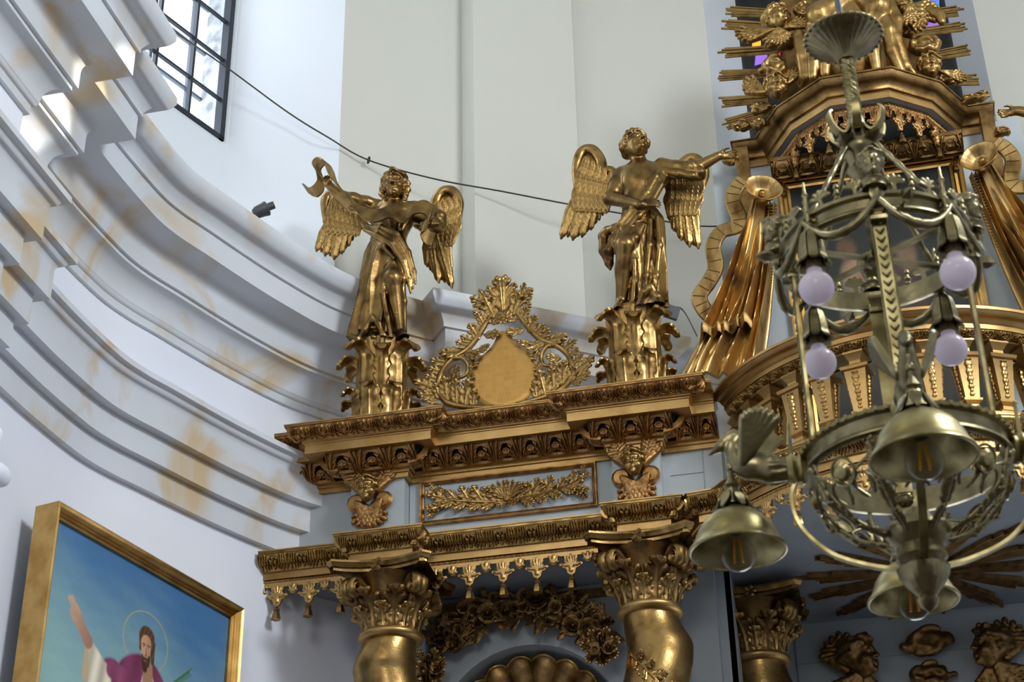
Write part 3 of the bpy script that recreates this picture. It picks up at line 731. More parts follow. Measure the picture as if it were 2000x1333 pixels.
# ---- capitals and columns
BELL_L = leaf_mesh('acanthus_leaf', M['gold_dark'], .33, .19, 4, .5, curl=1.9, dish=-.2, res=34)
BELL_S = leaf_mesh('acanthus_leaf', M['gold'], .22, .14, 4, .5, curl=1.9, dish=-.2, res=30)
def volute_me():
    pts = []; r = []
    for k in range(40):
        t = k / 39
        if t < .45: s = t / .45; pts.append((.12 + .19 * s ** 1.6, 0, .12 + .21 * s)); r.append(.022 + .008 * s)
        else:
            s = (t - .45) / .55; a = PI / 2 - s * 3.6 * PI; q = .062 * (1 - s * .78); pts.append((.312 + q * math.cos(a), 0, .268 + q * math.sin(a))); r.append(.026 - .012 * s)
    V, F = tube(pts, r, 8); V[:, 1] *= 1.5
    return mesh('volute', V, F, M['gold'], 60)
VOL = volute_me()
def abacus_me():
    pts = []
    for k in range(4):
        a = PI / 4 + k * PI / 2; c = np.array([math.cos(a), math.sin(a)]); t = np.array([-c[1], c[0]])
        c2 = np.array([math.cos(a + PI / 2), math.sin(a + PI / 2)])
        p, q = c * .475 + t * .035, c2 * .475 - np.array([-c2[1], c2[0]]) * .035
        pts.append(c * .475 - t * .035)
        mid = (p + q) / 2; md = mid / np.linalg.norm(mid)
        for s in np.linspace(0, 1, 11): pts.append(p + (q - p) * s - md * .085 * 4 * s * (1 - s))
    pts = pts[:]; pts = np.array(pts)[::-1]
    prof = [(-.06, .375), (-.03, .375), (-.03, .395), (-.012, .402), (0, .425), (.004, .43), (.004, .445), (-.1, .446)]
    # sweep a closed path
    n = len(pts); V = []
    for i in range(n):
        a, b = pts[i - 1], pts[(i + 1) % n]; d = (b - a) / np.linalg.norm(b - a); nn = np.array([-d[1], d[0]])
        if nn @ pts[i] < 0: nn = -nn
        for o, z in prof: V.append((pts[i][0] + nn[0] * o, pts[i][1] + nn[1] * o, z))
    m = len(prof); F = [f[::-1] for f in grid_faces(n, m, wrapu=True)]
    F.append(tuple(i * m + m - 1 for i in range(n))[::-1]); F.append(tuple(i * m for i in range(n)))
    return mesh('abacus', V, F, M['gold'], 35)
ABA = abacus_me()
BELLM = MB().lathe([(.155, -.02), (.165, 0), (.16, .1), (.175, .22), (.22, .33), (.27, .38)], 24, flute=lambda a, r, z: 1 + .02 * math.cos(16 * a)).me('bell', M['gold_dark'])
RINGM = MB().lathe([(.16, -.05), (.195, -.05), (.215, -.035), (.22, -.02), (.215, -.005), (.195, .01), (.15, .01)], 32).me('neck_ring', M['gold_bright'])
FLOW = MB()
for k in range(5): FLOW.tube(spline([(0, -.02, 0), (math.cos(k * 1.256) * .03, -.03, math.sin(k * 1.256) * .03), (math.cos(k * 1.256) * .045, -.015, math.sin(k * 1.256) * .045)], 3), [.012, .014, .016, .018, .016, .012, .008], 6)
FLOW.lathe([(0, .0), (.015, -.0), (.018, .01), (.01, .02), (0, .022)], 8)
FLOW = FLOW.me('fleuron', M['gold'])
def capital(root, s=1.0, rz=0.0):
    c = obj('capital', BELLM, root, (0, 0, 0), (0, 0, rz), s)
    obj('neck_ring', RINGM, c); obj('abacus', ABA, c)
    for k in range(8):
        a = k * PI / 4
        obj('acanthus_leaf', BELL_L, c, (.165 * math.cos(a + PI / 8), .165 * math.sin(a + PI / 8), .02), Matrix.Rotation(a + PI / 8, 3, 'Z') @ Matrix.Rotation(-PI / 2 + .12, 3, 'Y') @ Matrix.Rotation(PI, 3, 'X'))
        obj('acanthus_leaf', BELL_S, c, (.17 * math.cos(a), .17 * math.sin(a), .0), Matrix.Rotation(a, 3, 'Z') @ Matrix.Rotation(-PI / 2 + .08, 3, 'Y') @ Matrix.Rotation(PI, 3, 'X'))
    for k in range(4):
        obj('volute', VOL, c, (0, 0, .0), (0, 0, PI / 4 + k * PI / 2)); obj('volute', VOL, c, (0, 0, .0), (0, 0, PI / 4 + k * PI / 2 + .16), (.95, 1, 1))
        a = k * PI / 2; obj('fleuron', FLOW, c, (.31 * math.cos(a), .31 * math.sin(a), .385), (0, 0, a + PI / 2))
    return c
def twisted_shaft(ph, hand=1):
    nz, na = 110, 40; V = []
    for i in range(nz):
        z = -2.4 * i / (nz - 1) - .03; tw = ph + hand * z * 5.2; am = .055 * min(1, (-z - .03) / .22)
        cx, cy = am * math.cos(tw), am * math.sin(tw); r = .165 + .045 * min(1, (-z) / .22) * (1 - .0 * z)
        for k in range(na):
            a = 2 * PI * k / na; V.append((cx + r * math.cos(a), cy + r * math.sin(a), z))
    return mesh('twisted_shaft', V, [f[::-1] for f in grid_faces(nz, na, wrapv=True)], M['gold'], 60)
VINE_L = leaf_mesh('vine_leaf', M['gold'], .12, .075, 3, .6, curl=.7, res=24)
def column(x, y, z, label, ph, vine=False, hand=1):
    r = thing('twisted_column', label, 'column', (x, y, z), 'twisted gilded columns of the altar')
    capital(r); obj('twisted_shaft', twisted_shaft(ph, hand), r)
    if vine:
        zs = np.linspace(-.30, -1.0, 40); pts = []
        for zz in zs:
            a = 3.6 + (zz + .3) * -5.2 * hand; tw = ph + hand * zz * 5.2
            pts.append((.055 * math.cos(tw) + .205 * math.cos(a), .055 * math.sin(tw) + .205 * math.sin(a), zz))
        st = obj('vine', mesh('vine', *tube(pts, .013, 7), M['gold'], 60), r)
        for k in range(2, 38, 2):
            p = np.array(pts[k]); d = np.array(pts[k + 1]) - np.array(pts[k - 1]); d /= np.linalg.norm(d)
            n = np.array([p[0], p[1], 0]); n /= np.linalg.norm(n); t = np.cross(n, d) * (1 if k % 4 == 0 else -1)
            x_ = d * .7 + t * .7; x_ /= np.linalg.norm(x_); y_ = np.cross(n, x_)
            obj('vine_leaf', VINE_L, st, p, Matrix((x_, y_, n)).transposed())
    return r
CZ = 5.575
column(-3.165, 10.27, CZ, 'twisted gilded column at the far left beside the white wall', 3.9)
column(-1.42, 10.27, CZ, 'twisted gilded column wound with a leafy vine left of the hanging bell lamp', 1.4, vine=True)
column(-.83, 11.45, CZ + .01, 'twisted gilded column set further back under the balcony soffit', 2.2)

# ------------------------------------------------------------------ bowed balcony, tabernacle, canopy
RB = 1.24
def arc_path(R, a0, a1, n=50): return [tuple(BC + R * np.array([math.sin(t), -math.cos(t)])) for t in np.linspace(R_(a0), R_(a1), n)]
rail = thing('balcony_railing', 'gilded bowed balustrade of the altar with tapered square balusters', 'railing', (BC[0], BC[1], 6.27))
rp = [(x - BC[0], y - BC[1]) for x, y in arc_path(RB, -66, 66)]
zz = lambda pr: [(o, z - 6.27) for o, z in pr]
V, F = sweep(rp, zz([(-.13, 6.985), (.045, 6.985), (.05, 6.992)] + arc_prof((.05, 6.992), (.095, 7.035), 'o', 6) + [(.105, 7.037), (.105, 7.07), (.115, 7.074)] + arc_prof((.115, 7.074), (.185, 7.13), 's', 8) + [(.192, 7.132), (.192, 7.152), (.17, 7.16), (-.15, 7.16), (-.15, 6.985)])); obj('handrail', mesh('handrail', V, F, M['gold_bright'], 35), rail)
OVO = [(.05, 6.995 - 6.27)] + [(o, z) for o, z in zz(arc_prof((.05, 6.995), (.095, 7.033), 'o', 6))]
t_ov = tile('rail_leaf_motif', M['gold'], .12, OVO, HTILE, lambda P, d: .002 + .012 * seg_h(P, SCROLL), 30)
n = 24
for k in range(n):
    t = R_(-62 + 124 * (k + .5) / n); obj('rail_leaf_motif', t_ov, rail, (RB * math.sin(t), -RB * math.cos(t), 0), (0, 0, t), ((R_(124) * (RB + .07) / n) / .12, 1, 1))
V, F = sweep(rp, zz([(-.12, 6.27), (.13, 6.27), (.13, 6.33), (.10, 6.345), (.10, 6.41), (.115, 6.42), (.115, 6.435), (-.12, 6.436)])); obj('bottom_rail', mesh('bottom_rail', V, F, M['gold_bright'], 30), rail)
def sq_loft(secs):
    V = []
    for w, z in secs: V += [(-w, -w, z), (w, -w, z), (w, w, z), (-w, w, z)]
    F = [f[::-1] for f in grid_faces(len(secs), 4, wrapv=True)]; F.append((0, 1, 2, 3)[::-1]); k = 4 * (len(secs) - 1); F.append((k, k + 1, k + 2, k + 3))
    F[:-2] = [f[::-1] for f in F[:-2]]
    return V, F
BAL = mesh('baluster', *sq_loft([(.075, 0), (.075, .03), (.06, .04), (.038, .06), (.036, .085), (.058, .105), (.06, .12), (.046, .128), (.07, .40), (.072, .405), (.088, .412), (.094, .43), (.09, .437), (.05, .445), (.037, .46), (.036, .49), (.055, .525), (.066, .535), (.066, .552)]), M['gold_bright'], 25)
g = MB()
for k in range(9):
    z = .15 + .026 * k; r = .011 + .0012 * k; y = -(.046 + .024 * (z - .128) / .272)
    for dx in ((0,) if k % 2 else (-.006, .006)): g.add(*(lambda VF: (VF[0] * [1, .8, 1.25] + [dx, y - .004, z], VF[1]))(lathe([(0, -r), (r * .7, -r * .7), (r, 0), (r * .7, r * .7), (0, r)], 8)))
g.add(*(lambda VF: (VF[0] + [0, -.072, .385], VF[1]))(tube([(-.02, 0, .005), (0, -.006, -.008), (.02, 0, .005)], [.006, .009, .006], 6)))
GAR = g.me('garland_drop', M['gold'])
for k in range(-6, 7):
    t = R_(k * 10.4 - 3.7)
    b = obj('baluster', BAL, rail, (RB * math.sin(t), -RB * math.cos(t), 6.436 - 6.27), (0, 0, t))
    for q in (0, 1, -1): obj('garland_drop', GAR, b, rot=(0, 0, q * PI / 2))

# ---- tabernacle wall and its dark painting
tab = thing('tabernacle_wall', 'pale blue board wall behind the balcony holding the dark painting', 'altar wall', (AX, 10.95, 6.3))
MB().box((-1.18, 0, 0), (1.18, .1, 3.2)).done('wall_panel', M['altar_blue'], tab)
for z in (.55, .62): MB().box((-1.15, -.02, z), (1.15, .0, z + .012)).done('shelf_moulding', M['altar_grey'], tab)
def picture_frame(root, x0, x1, z0, z1, w, prof, mat, nm='frame', y=0.0):
    """four mitred frame bars in the xz plane, front towards -y; prof: (distance from inner edge 0..w, height)"""
    c = [(x0, z0), (x1, z0), (x1, z1), (x0, z1)]; s = [(-1, -1), (1, -1), (1, 1), (-1, 1)]
    for k in range(4):
        a, b = c[k], c[(k + 1) % 4]; sa, sb = s[k], s[(k + 1) % 4]; V = []
        for (px, pz), (sx, sz) in ((a, sa), (b, sb)):
            for o, h in prof: V.append((px + sx * o, y - h, pz + sz * o))
        m = len(prof); F = [(i, m + i, m + (i + 1) % m, (i + 1) % m) for i in range(m)]
        obj(nm, mesh(nm, V, F, mat, 25), root)
pic = thing('altar_painting', 'dark old painting in a narrow gilded frame behind the balcony', 'painting', (AX, 10.95, 6.3))
picture_frame(pic, -.60, .60, .66, 2.84, .1, [(0, 0), (0, .03), (.02, .035), (.03, .05), (.05, .045), (.065, .06), (.085, .065), (.1, .05), (.1, 0)], M['gold_frame'])
def colour_canvas(name, w, h, nx, nz, fn, parent, mat, org):
    U, Vv = np.meshgrid(np.linspace(0, 1, nx), np.linspace(0, 1, nz), indexing='ij')
    V = np.column_stack([U.ravel() * w, np.zeros(nx * nz), Vv.ravel() * h]) + np.array(org)
    me = mesh(name, V, grid_faces(nx, nz), mat, 0)
    ca = me.color_attributes.new('print', 'FLOAT_COLOR', 'POINT'); C = fn(U.ravel(), Vv.ravel())
    ca.data.foreach_set('color', np.column_stack([C, np.ones(len(C))]).ravel().astype(np.float32))
    return obj(name, me, parent)
def paint_material(name, rough):
    m = bpy.data.materials.new(name); m.use_nodes = True; nt = m.node_tree; a = nt.nodes.new('ShaderNodeVertexColor'); a.layer_name = 'print'
    b = nt.nodes['Principled BSDF']; b.inputs['Roughness'].default_value = rough; nt.links.new(a.outputs[0], b.inputs['Base Color']); M[name] = m
paint_material('oil_paint', .45); paint_material('dark_oil', .3)
def lin(c): c = np.asarray(c, float) / 255; return np.where(c <= .04045, c / 12.92, ((c + .055) / 1.055) ** 2.4)
def vnoise(x, y, s, seed=0):
    r = np.zeros_like(x); rg = np.random.RandomState(seed); am = 1.0
    for o in range(4):
        a = rg.uniform(0, 6.28, 6); f = s * 2 ** o
        r += am * (np.sin(f * (x * math.cos(a[0]) + y * math.sin(a[0])) + a[1]) * np.sin(f * (x * math.cos(a[2]) + y * math.sin(a[2])) + a[3])); am *= .55
    return r / 1.6
def dark_fn(u, v):
    C = np.outer(1 + .15 * vnoise(u, v, 9, 1), lin((38, 40, 38)))
    def blob(cu, cv, ru, rv, col, p=2.0):
        nonlocal C
        d = np.clip(1.3 - ((u - cu) / ru) ** 2 - ((v - cv) / rv) ** 2, 0, 1) ** .7
        C = C * (1 - d[:, None]) + d[:, None] * lin(col) * (1 + .25 * vnoise(u, v, 40, 3))[:, None]
    blob(.35, .47, .13, .2, (112, 110, 94)); blob(.33, .62, .08, .07, (142, 116, 90)); blob(.30, .72, .06, .05, (96, 70, 52)); blob(.47, .40, .06, .18, (62, 78, 62)); blob(.62, .5, .12, .2, (72, 52, 48)); blob(.66, .66, .06, .06, (112, 90, 70)); blob(.5, .2, .4, .12, (58, 54, 48))
    return C
colour_canvas('canvas', 1.2, 2.18, 70, 120, dark_fn, pic, M['dark_oil'], (-.60, -.012, .66))

# ---- canopy
can = thing('canopy', 'gilded many-sided baldachin canopy with scalloped lambrequins over the altar painting', 'canopy', (AX, 10.6, 9.4))
hp = [(1.01, 11.0), (1.01, 10.81), (.815, 10.81), (.615, 10.46), (.26, 10.19)]
CP = [(-x, y - 10.6) for x, y in hp] + [(x, y - 10.6) for x, y in hp[::-1]]
z0 = 9.4
V, F = sweep(CP, [(-.3, .2), (-.01, .2), (0, .195), (0, .182)] + [(0, .182), (-.012, .18)] + arc_prof((-.012, .18), (-.10, .085), 's', 8)[::1] + [(-.10, .075), (-.115, .07), (-.115, .062)]); V = V; F = [f[::-1] for f in F]; obj('cornice', mesh('cornice', V, F, M['gold_dark'], 35), can)
V, F = sweep(CP, [(-.115, .064), (-.118, .062), (-.118, .005), (-.13, .004)]); F = [f[::-1] for f in F]; obj('fascia', mesh('fascia', V, F, M['gold_bright'], 25), can)
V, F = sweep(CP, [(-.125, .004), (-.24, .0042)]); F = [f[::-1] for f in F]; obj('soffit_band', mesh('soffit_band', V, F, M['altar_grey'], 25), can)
LAMC = [(-.185, -.25), (-.185, .003)]
t_lc = tile('lambrequin', M['gold_red'], .22, LAMC, lamb_sdf, lambda P, d: .004 + .012 * seg_h(P, LAMB) + .02 * np.sqrt(np.maximum(-d, 0) * .05), 60, thick=.014)
for o in place_along(CP, -.185, .22, t_lc, 'lambrequin', can, skip=(0, 8), minlen=.1):
    obj('tassel', TAS, o, (0, .185, -.25), scale=(1 / max(o.scale[0], .5), 1, 1))
q = [tuple(v[:2]) for v in sweep(CP, [(-.2, 0)])[0]]
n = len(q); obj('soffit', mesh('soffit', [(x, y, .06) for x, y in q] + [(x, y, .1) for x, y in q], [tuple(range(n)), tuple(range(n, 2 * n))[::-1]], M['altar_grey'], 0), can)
def ray_burst(mb, c, normal_down, radii, n_b, spread, th, seed, y_tilt=0):
    rg = random.Random(seed)
    for k in range(n_b):
        a = 2 * PI * (k + .5) / n_b
        for j in range(5):
            aa = a + (j - 2) * spread; L = radii * (1 - .12 * abs(j - 2) + rg.uniform(-.08, .05)); w = th
            d = np.array([math.cos(aa), math.sin(aa), 0]); t = np.array([-d[1], d[0], 0])
            c0 = np.array(c) + d * radii * .12; c1 = np.array(c) + d * L
            mb.hexa([c0 - t * w * .5, c0 + t * w * .5, c1 + t * w, c1 - t * w, *(x - np.array([0, 0, th * 1.2]) for x in (c0 - t * w * .5, c0 + t * w * .5, c1 + t * w, c1 - t * w))])
b = MB(); ray_burst(b, (0, -.02, .058), True, .22, 12, .06, .010, 4); b.done('sunburst', M['gold_dark'], can, 20)
V, F = sweep([(-.72, .24), (.72, .24)], [(0, -.24), (.02, -.24), (.02, -.21)] + arc_prof((.02, -.21), (.11, -.12), 'o', 6) + [(.12, -.12), (.12, -.09), (0, -.085)], caps=True); obj('rear_cornice', mesh('rear_cornice', V, F, M['gold_dark']), can)
t_rc = tile('pierced_motif', M['gold_dark'], .18, [(.02, -.212)] + arc_prof((.02, -.212), (.112, -.12), 'o', 6), pierce_sdf, lambda P, d: .006 + .022 * seg_h(P, PIERCE), 44)
place_along([(-.72, .24), (.72, .24)], .06, .18, t_rc, 'pierced_motif', can)
for s in (-1, 1):
    MB().box((s * .93 - .05, .18, -.52), (s * .93 + .05, .3, .1)).done('side_post', M['gold_dark'], can)

# ---- gilded curtains, knotted high beside the painting
def curtain(fl):
    root = thing('gilded_curtain', ('carved gilded curtain with striped ribbon and fringe left of the altar painting' if not fl else 'carved gilded curtain partly cut by the picture edge right of the altar painting'), 'curtain', ((2 * AX - -.7) if fl else -.7, 10.6, 7.2), 'carved curtains beside the altar painting')
    b = np.array([-.7, 10.6, 7.2])
    fx = lambda V: np.column_stack([-(V[:, 0] - b[0]) if fl else V[:, 0] - b[0], V[:, 1] - b[1], V[:, 2] - b[2]])
    fo = lambda F: [f[::-1] for f in F] if fl else F
    def cloth(Lp, Rp, nfold, amp, nm, ph, off, nu=90, nv=50, lean=0):
        Lc = spline([at(x, y, 10.6) for x, y in Lp], 12); Rc = spline([at(x, y, 10.6) for x, y in Rp], 12)
        f = lambda C, t: np.stack([np.interp(t, np.linspace(0, 1, len(C)), C[:, i]) for i in range(3)], 1)
        rg_ = random.Random(int(ph * 10)); ridges = [((k + .5) / nfold + rg_.uniform(-.05, .05), (k + .5) / nfold + rg_.uniform(-.07, .07), rg_.uniform(.06, .11), rg_.uniform(.7, 1.2), rg_.choice((-.2, -.2, .15, .35))) for k in range(nfold)]
        tv = np.linspace(0, 1, nv); A, B = f(Lc, tv), f(Rc, tv); V = []
        for i in range(nu):
            u = i / (nu - 1)
            fold = np.zeros(nv)
            for (c0_, c1_, w_, h_, s_) in ridges:
                cc_ = c0_ + (c1_ - c0_) * tv + .02 * np.sin(5 * tv + c0_ * 30); fold = np.maximum(fold, h_ * np.clip((tv - s_) * 6, 0, 1) * np.exp(-(np.abs(u - cc_) / (w_ * (.6 + .6 * tv))) ** 1.5))
            y = -off - amp * (1.0 + 1.2 * tv) * fold
            edge = min(1, u * 9, (1 - u) * 9)
            P = A + (B - A) * u; P = P + np.column_stack([np.zeros(nv), y * edge, np.zeros(nv)]); V.append(P)
        V = np.array(V).reshape(-1, 3); W = V.copy(); W[:, 1] += .05
        F = grid_faces(nu, nv); k = nu * nv
        F = F + [tuple(a + k for a in q)[::-1] for q in F]
        for i in range(nu - 1):
            for j in (0, nv - 1): q = (i * nv + j, (i + 1) * nv + j, (i + 1) * nv + j + k, i * nv + j + k); F.append(q)
        for j in range(nv - 1):
            for i in (0, nu - 1): q = (i * nv + j, i * nv + j + 1, i * nv + j + 1 + k, i * nv + j + k); F.append(q)
        return obj(nm, mesh(nm, fx(np.vstack([V, W])), fo(F), M['gold_drape'], 50), root), V.reshape(nu, nv, 3)
    cloth([(1470, 400), (1448, 480), (1420, 560), (1380, 640), (1340, 712), (1322, 745)], [(1516, 398), (1514, 480), (1509, 560), (1503, 630), (1495, 690), (1488, 740)], 6, .06, 'lower_cloth', .6, .0)
    o, G = cloth([(1466, 398), (1444, 470), (1418, 545), (1388, 612), (1366, 662)], [(1500, 396), (1496, 470), (1490, 545), (1482, 600), (1476, 634)], 5, .06, 'upper_cloth', 2.0, .05)
    def fringe(P, out, w, nm):
        mb = MB()
        for c in P:
            c = c + np.array([0, -.012, 0]); e = c + np.asarray(out) * w + np.array([0, .004, 0])
            mb.add(*tube([c, (c + e) / 2 + np.array([0, -.010, 0]), e], [.007, .0095, .0075], 5))
        V = np.vstack(mb.V); obj(nm, mesh(nm, fx(V), fo(mb.F), M['gold_drape'], 60), root)
    fringe(G[1:-1, -1], (.0, 0, -1), .075, 'fringe'); fringe(G[-1, 1:], (1, 0, -.25), .07, 'fringe')
    P = spline([at(x, y, 10.56) for x, y in ((1452, 352), (1438, 368), (1431, 392), (1443, 424), (1440, 443), (1408, 454), (1393, 482), (1398, 522), (1384, 552), (1366, 580), (1376, 606), (1392, 622))], 7)
    T = np.gradient(P, axis=0); D = np.stack([-T[:, 2], np.zeros(len(P)), T[:, 0]], 1)
    V, F = ribbon(P, D, .10, .022); rb = obj('ribbon', mesh('ribbon', fx(V), fo(F), M['gold_drape'], 60), root)
    for sgn in (-1, 1):
        e = P + D / np.linalg.norm(D, axis=1)[:, None] * .05 * sgn
        obj('ribbon_edge', mesh('ribbon_edge', fx((lambda t: t)(tube(e, .011, 6)[0])), fo(tube(e, .011, 6)[1]), M['gold_drape'], 60), rb)
    for k in range(3, len(P) - 2, 4):
        d = D[k] / np.linalg.norm(D[k]); V, F = tube([P[k] - d * .045 + [0, -.012, 0], P[k] + d * .045 + [0, -.012, 0]], .0035, 5)
        obj('ribbon_stripe', mesh('ribbon_stripe', fx(V), fo(F), M['gold_dark'], 60), rb)
    c = at(1489, 382, 10.5)
    V, F = lathe([(.012, -.0), (.03, .012), (.05, .004), (.07, .02), (.10, .05), (.128, .085), (.134, .086), (.125, .07), (.09, .015), (.05, -.02), (.0, -.03)], 72, flute=lambda a, r, z: 1 + (.06 * math.cos(2 * a + 1) + .03 * math.cos(5 * a + 1)) * min(1, r / .1) + .012 * math.cos(18 * a))
    Rm = np.array((Matrix.Rotation(R_(78), 3, 'X') @ Matrix.Rotation(R_(14), 3, 'Y')))
    obj('rosette', mesh('rosette', fx(V @ Rm.T + c), fo(F), M['gold_drape'], 180), root)
    V, F = lathe([(0, -.02), (.02, -.018), (.028, 0), (.02, .02), (0, .024)], 14, flute=lambda a, r, z: 1 + .15 * math.cos(5 * a + 60 * z))
    obj('knot', mesh('knot', fx(V @ Rm.T + c + [0, -.03, 0]), fo(F), M['gold_dark'], 60), root)
    return root
curtain(False); curtain(True)
# ---- sunburst under the balcony
sb = thing('sunburst', 'gilded sunburst of long rays fixed under the balcony soffit', 'ornament', (.40, 11.35, 6.088))
rg = random.Random(11)
for k in range(14):
    b = MB(); a = 2 * PI * k / 14 + .12
    for j in range(7):
        aa = a + (j - 3) * .034; L = .92 * (1 - .07 * abs(j - 3) + rg.uniform(-.12, .06)); d = np.array([math.cos(aa), math.sin(aa), 0]); t = np.array([-d[1], d[0], 0])
        c0 = d * .1; c1 = d * L; w0, w1 = .003, .009
        b.hexa([c0 - t * w0 - [0, 0, .03], c0 + t * w0 - [0, 0, .03], c1 + t * w1 - [0, 0, .03], c1 - t * w1 - [0, 0, .03], c0 - t * w0, c0 + t * w0, c1 + t * w1, c1 - t * w1])
    b.done('ray_bundle', M['gold_red'], sb, 20)
MB().lathe([(0, -.07), (.06, -.06), (.1, -.035), (.11, 0)], 20).done('boss', M['gold_dark'], sb)

# ------------------------------------------------------------------ angels, pedestals, wings
def blade_me(name, mat, W=.34, barbs=9):
    """feather of unit length along +x, face +z"""
    segs = [(.06, 0, .45, 0, W * .30, W * .5), (.45, 0, .86, 0, W * .5, W * .30), (.8, 0, .97, 0, W * .3, W * .1)]
    def hgt(p, d):
        x, y = p.T
        q = np.maximum(0, 1 - np.abs(y) / .03)
        return .03 + .25 * np.sqrt(np.maximum(-d, 0) * .1) + .035 * q + .02 * np.abs(np.sin(2 * PI * (x * barbs - np.abs(y) * 9) / 2)) * np.clip(-d / .05, 0, 1)
    V, F = relief(lambda P: sd_caps2(P, segs), (-.08, -W * .6), (1.03, W * .6), .028, hgt, -.02, lambda V: np.column_stack([V[:, 0], V[:, 1], V[:, 2] - .12 * (V[:, 0] - .5) ** 2]))
    return mesh(name, V, F, mat, 60)
FEATHER = blade_me('feather', M['gold'], .34, 11)
COVERT = blade_me('feather', M['gold'], .62, 6)
def orient(p0, p1, face):
    x = np.array(p1) - np.array(p0); L = np.linalg.norm(x); x /= L; f = np.asarray(face, float); f = f - x * (f @ x); f /= np.linalg.norm(f)
    return Matrix((x, np.cross(f, x), f)).transposed(), L
def wing(root, base, lead, prim, cov, Y, mat, dyt=.05):
    g = lambda x, y, dy=0: at(x, y, Y + dy) - base
    L = spline([g(x, y) for x, y in lead], 6); n = len(L)
    r = np.interp(np.linspace(0, 1, n), [0, .3, .75, 1], [.035, .045, .042, .02])
    w = obj('wing', mesh('wing', *tube(L, r, 10), mat, 60), root)
    roots, tips = prim
    q2 = [g(x, y, .01) for x, y in lead] + [g(x, y, .01) for x, y in (roots if np.hypot(*(np.array(roots[0]) - lead[-1])) < np.hypot(*(np.array(roots[-1]) - lead[-1])) else roots[::-1])]
    m = len(q2); obj('wing_web', mesh('wing_web', [tuple(p) for p in q2] + [tuple(p + [0, .03, 0]) for p in q2], [tuple(range(m)), tuple(range(m, 2 * m))[::-1]] + [(i, (i + 1) % m, m + (i + 1) % m, m + i) for i in range(m)], mat, 30), w)
    for k, ((a, b), (c, d)) in enumerate(zip(roots, tips)):
        p, q = g(a, b, -.004 * k), g(c, d, dyt - .004 * k); R, ln = orient(p, q, (0, -1, .15)); e = p - (q - p) * .12
        obj('primary_feather', FEATHER, w, e, R, (ln * 1.12, min(ln * 1.0, .30) * 1.0, .6 * ln))
        if k:
            (a2, b2_), (c2, d2) = roots[k - 1], tips[k - 1]; p2, q2_ = g((a + a2) / 2, (b + b2_) / 2, .012), g((c + c2) / 2, (d + d2) / 2, dyt + .012); R, ln = orient(p2, q2_, (0, -1, .15)); obj('primary_feather', FEATHER, w, p2 - (q2_ - p2) * .12, R, (ln * 1.06, min(ln * 1.0, .30), .6 * ln))
    for ri, (r0, r1, t0, t1, m) in enumerate(cov):
        for k in range(m):
            s = (k + .5) / m; a = np.array(r0) * (1 - s) + np.array(r1) * s; c = np.array(t0) * (1 - s) + np.array(t1) * s
            p, q = g(a[0], a[1], -.022 * (ri + 1)), g(c[0], c[1], -.012 * (ri + 1)); R, ln = orient(p, q, (0, -1, .15))
            obj('covert_feather', COVERT, w, p - (q - p) * .15, R, (ln * 1.35, ln * 1.0, .6 * ln))
    return w
def robe_sdf(P, J, rows, folds, amp):
    """cloth tube: rows (px, py, rx, ry, dy) from waist to hem; folds (count, phase, twist, weight)"""
    C = np.array([J(r[0], r[1], r[4]) for r in rows]); z = C[:, 2][::-1]
    f = lambda v: np.interp(P[:, 2], z, np.asarray(v, float)[::-1])
    cx, cy, rx, ry = f(C[:, 0]), f(C[:, 1]), f([r[2] for r in rows]), f([r[3] for r in rows])
    t = np.clip((z[-1] - P[:, 2]) / (z[-1] - z[0]), 0, 1)
    x, y = (P[:, 0] - cx), (P[:, 1] - cy); th = np.arctan2(x / rx, -y / ry); rho = np.hypot(x / rx, y / ry)
    w = np.zeros(len(P))
    for n, ph, tw, wt in folds:
        q = n * th + ph + tw * t + .6 * np.sin(2 * th + 3 * t); w += wt * (1 - 2 * np.abs(np.sin(q / 2)) ** .8)
    d = (rho - 1) * np.minimum(rx, ry) - amp * (.25 + .75 * t) * w
    return np.maximum(np.maximum(d * .62, (z[0] - P[:, 2])), P[:, 2] - z[-1])
def band(P, J, pts, rad, n, dx, dyp):
    d = None
    for k in range(n):
        s = k - (n - 1) / 2; c = chain(P, [J(p[0] + s * dx, p[1] + s * dyp, p[2] + .006 * (k % 2)) for p in pts], rad, .012)
        d = c if d is None else smin(d, c, .006)
    return d
def fold_chain(P, J, pts, rad, k=.03):
    return chain(P, [J(*p) for p in pts], rad, k)

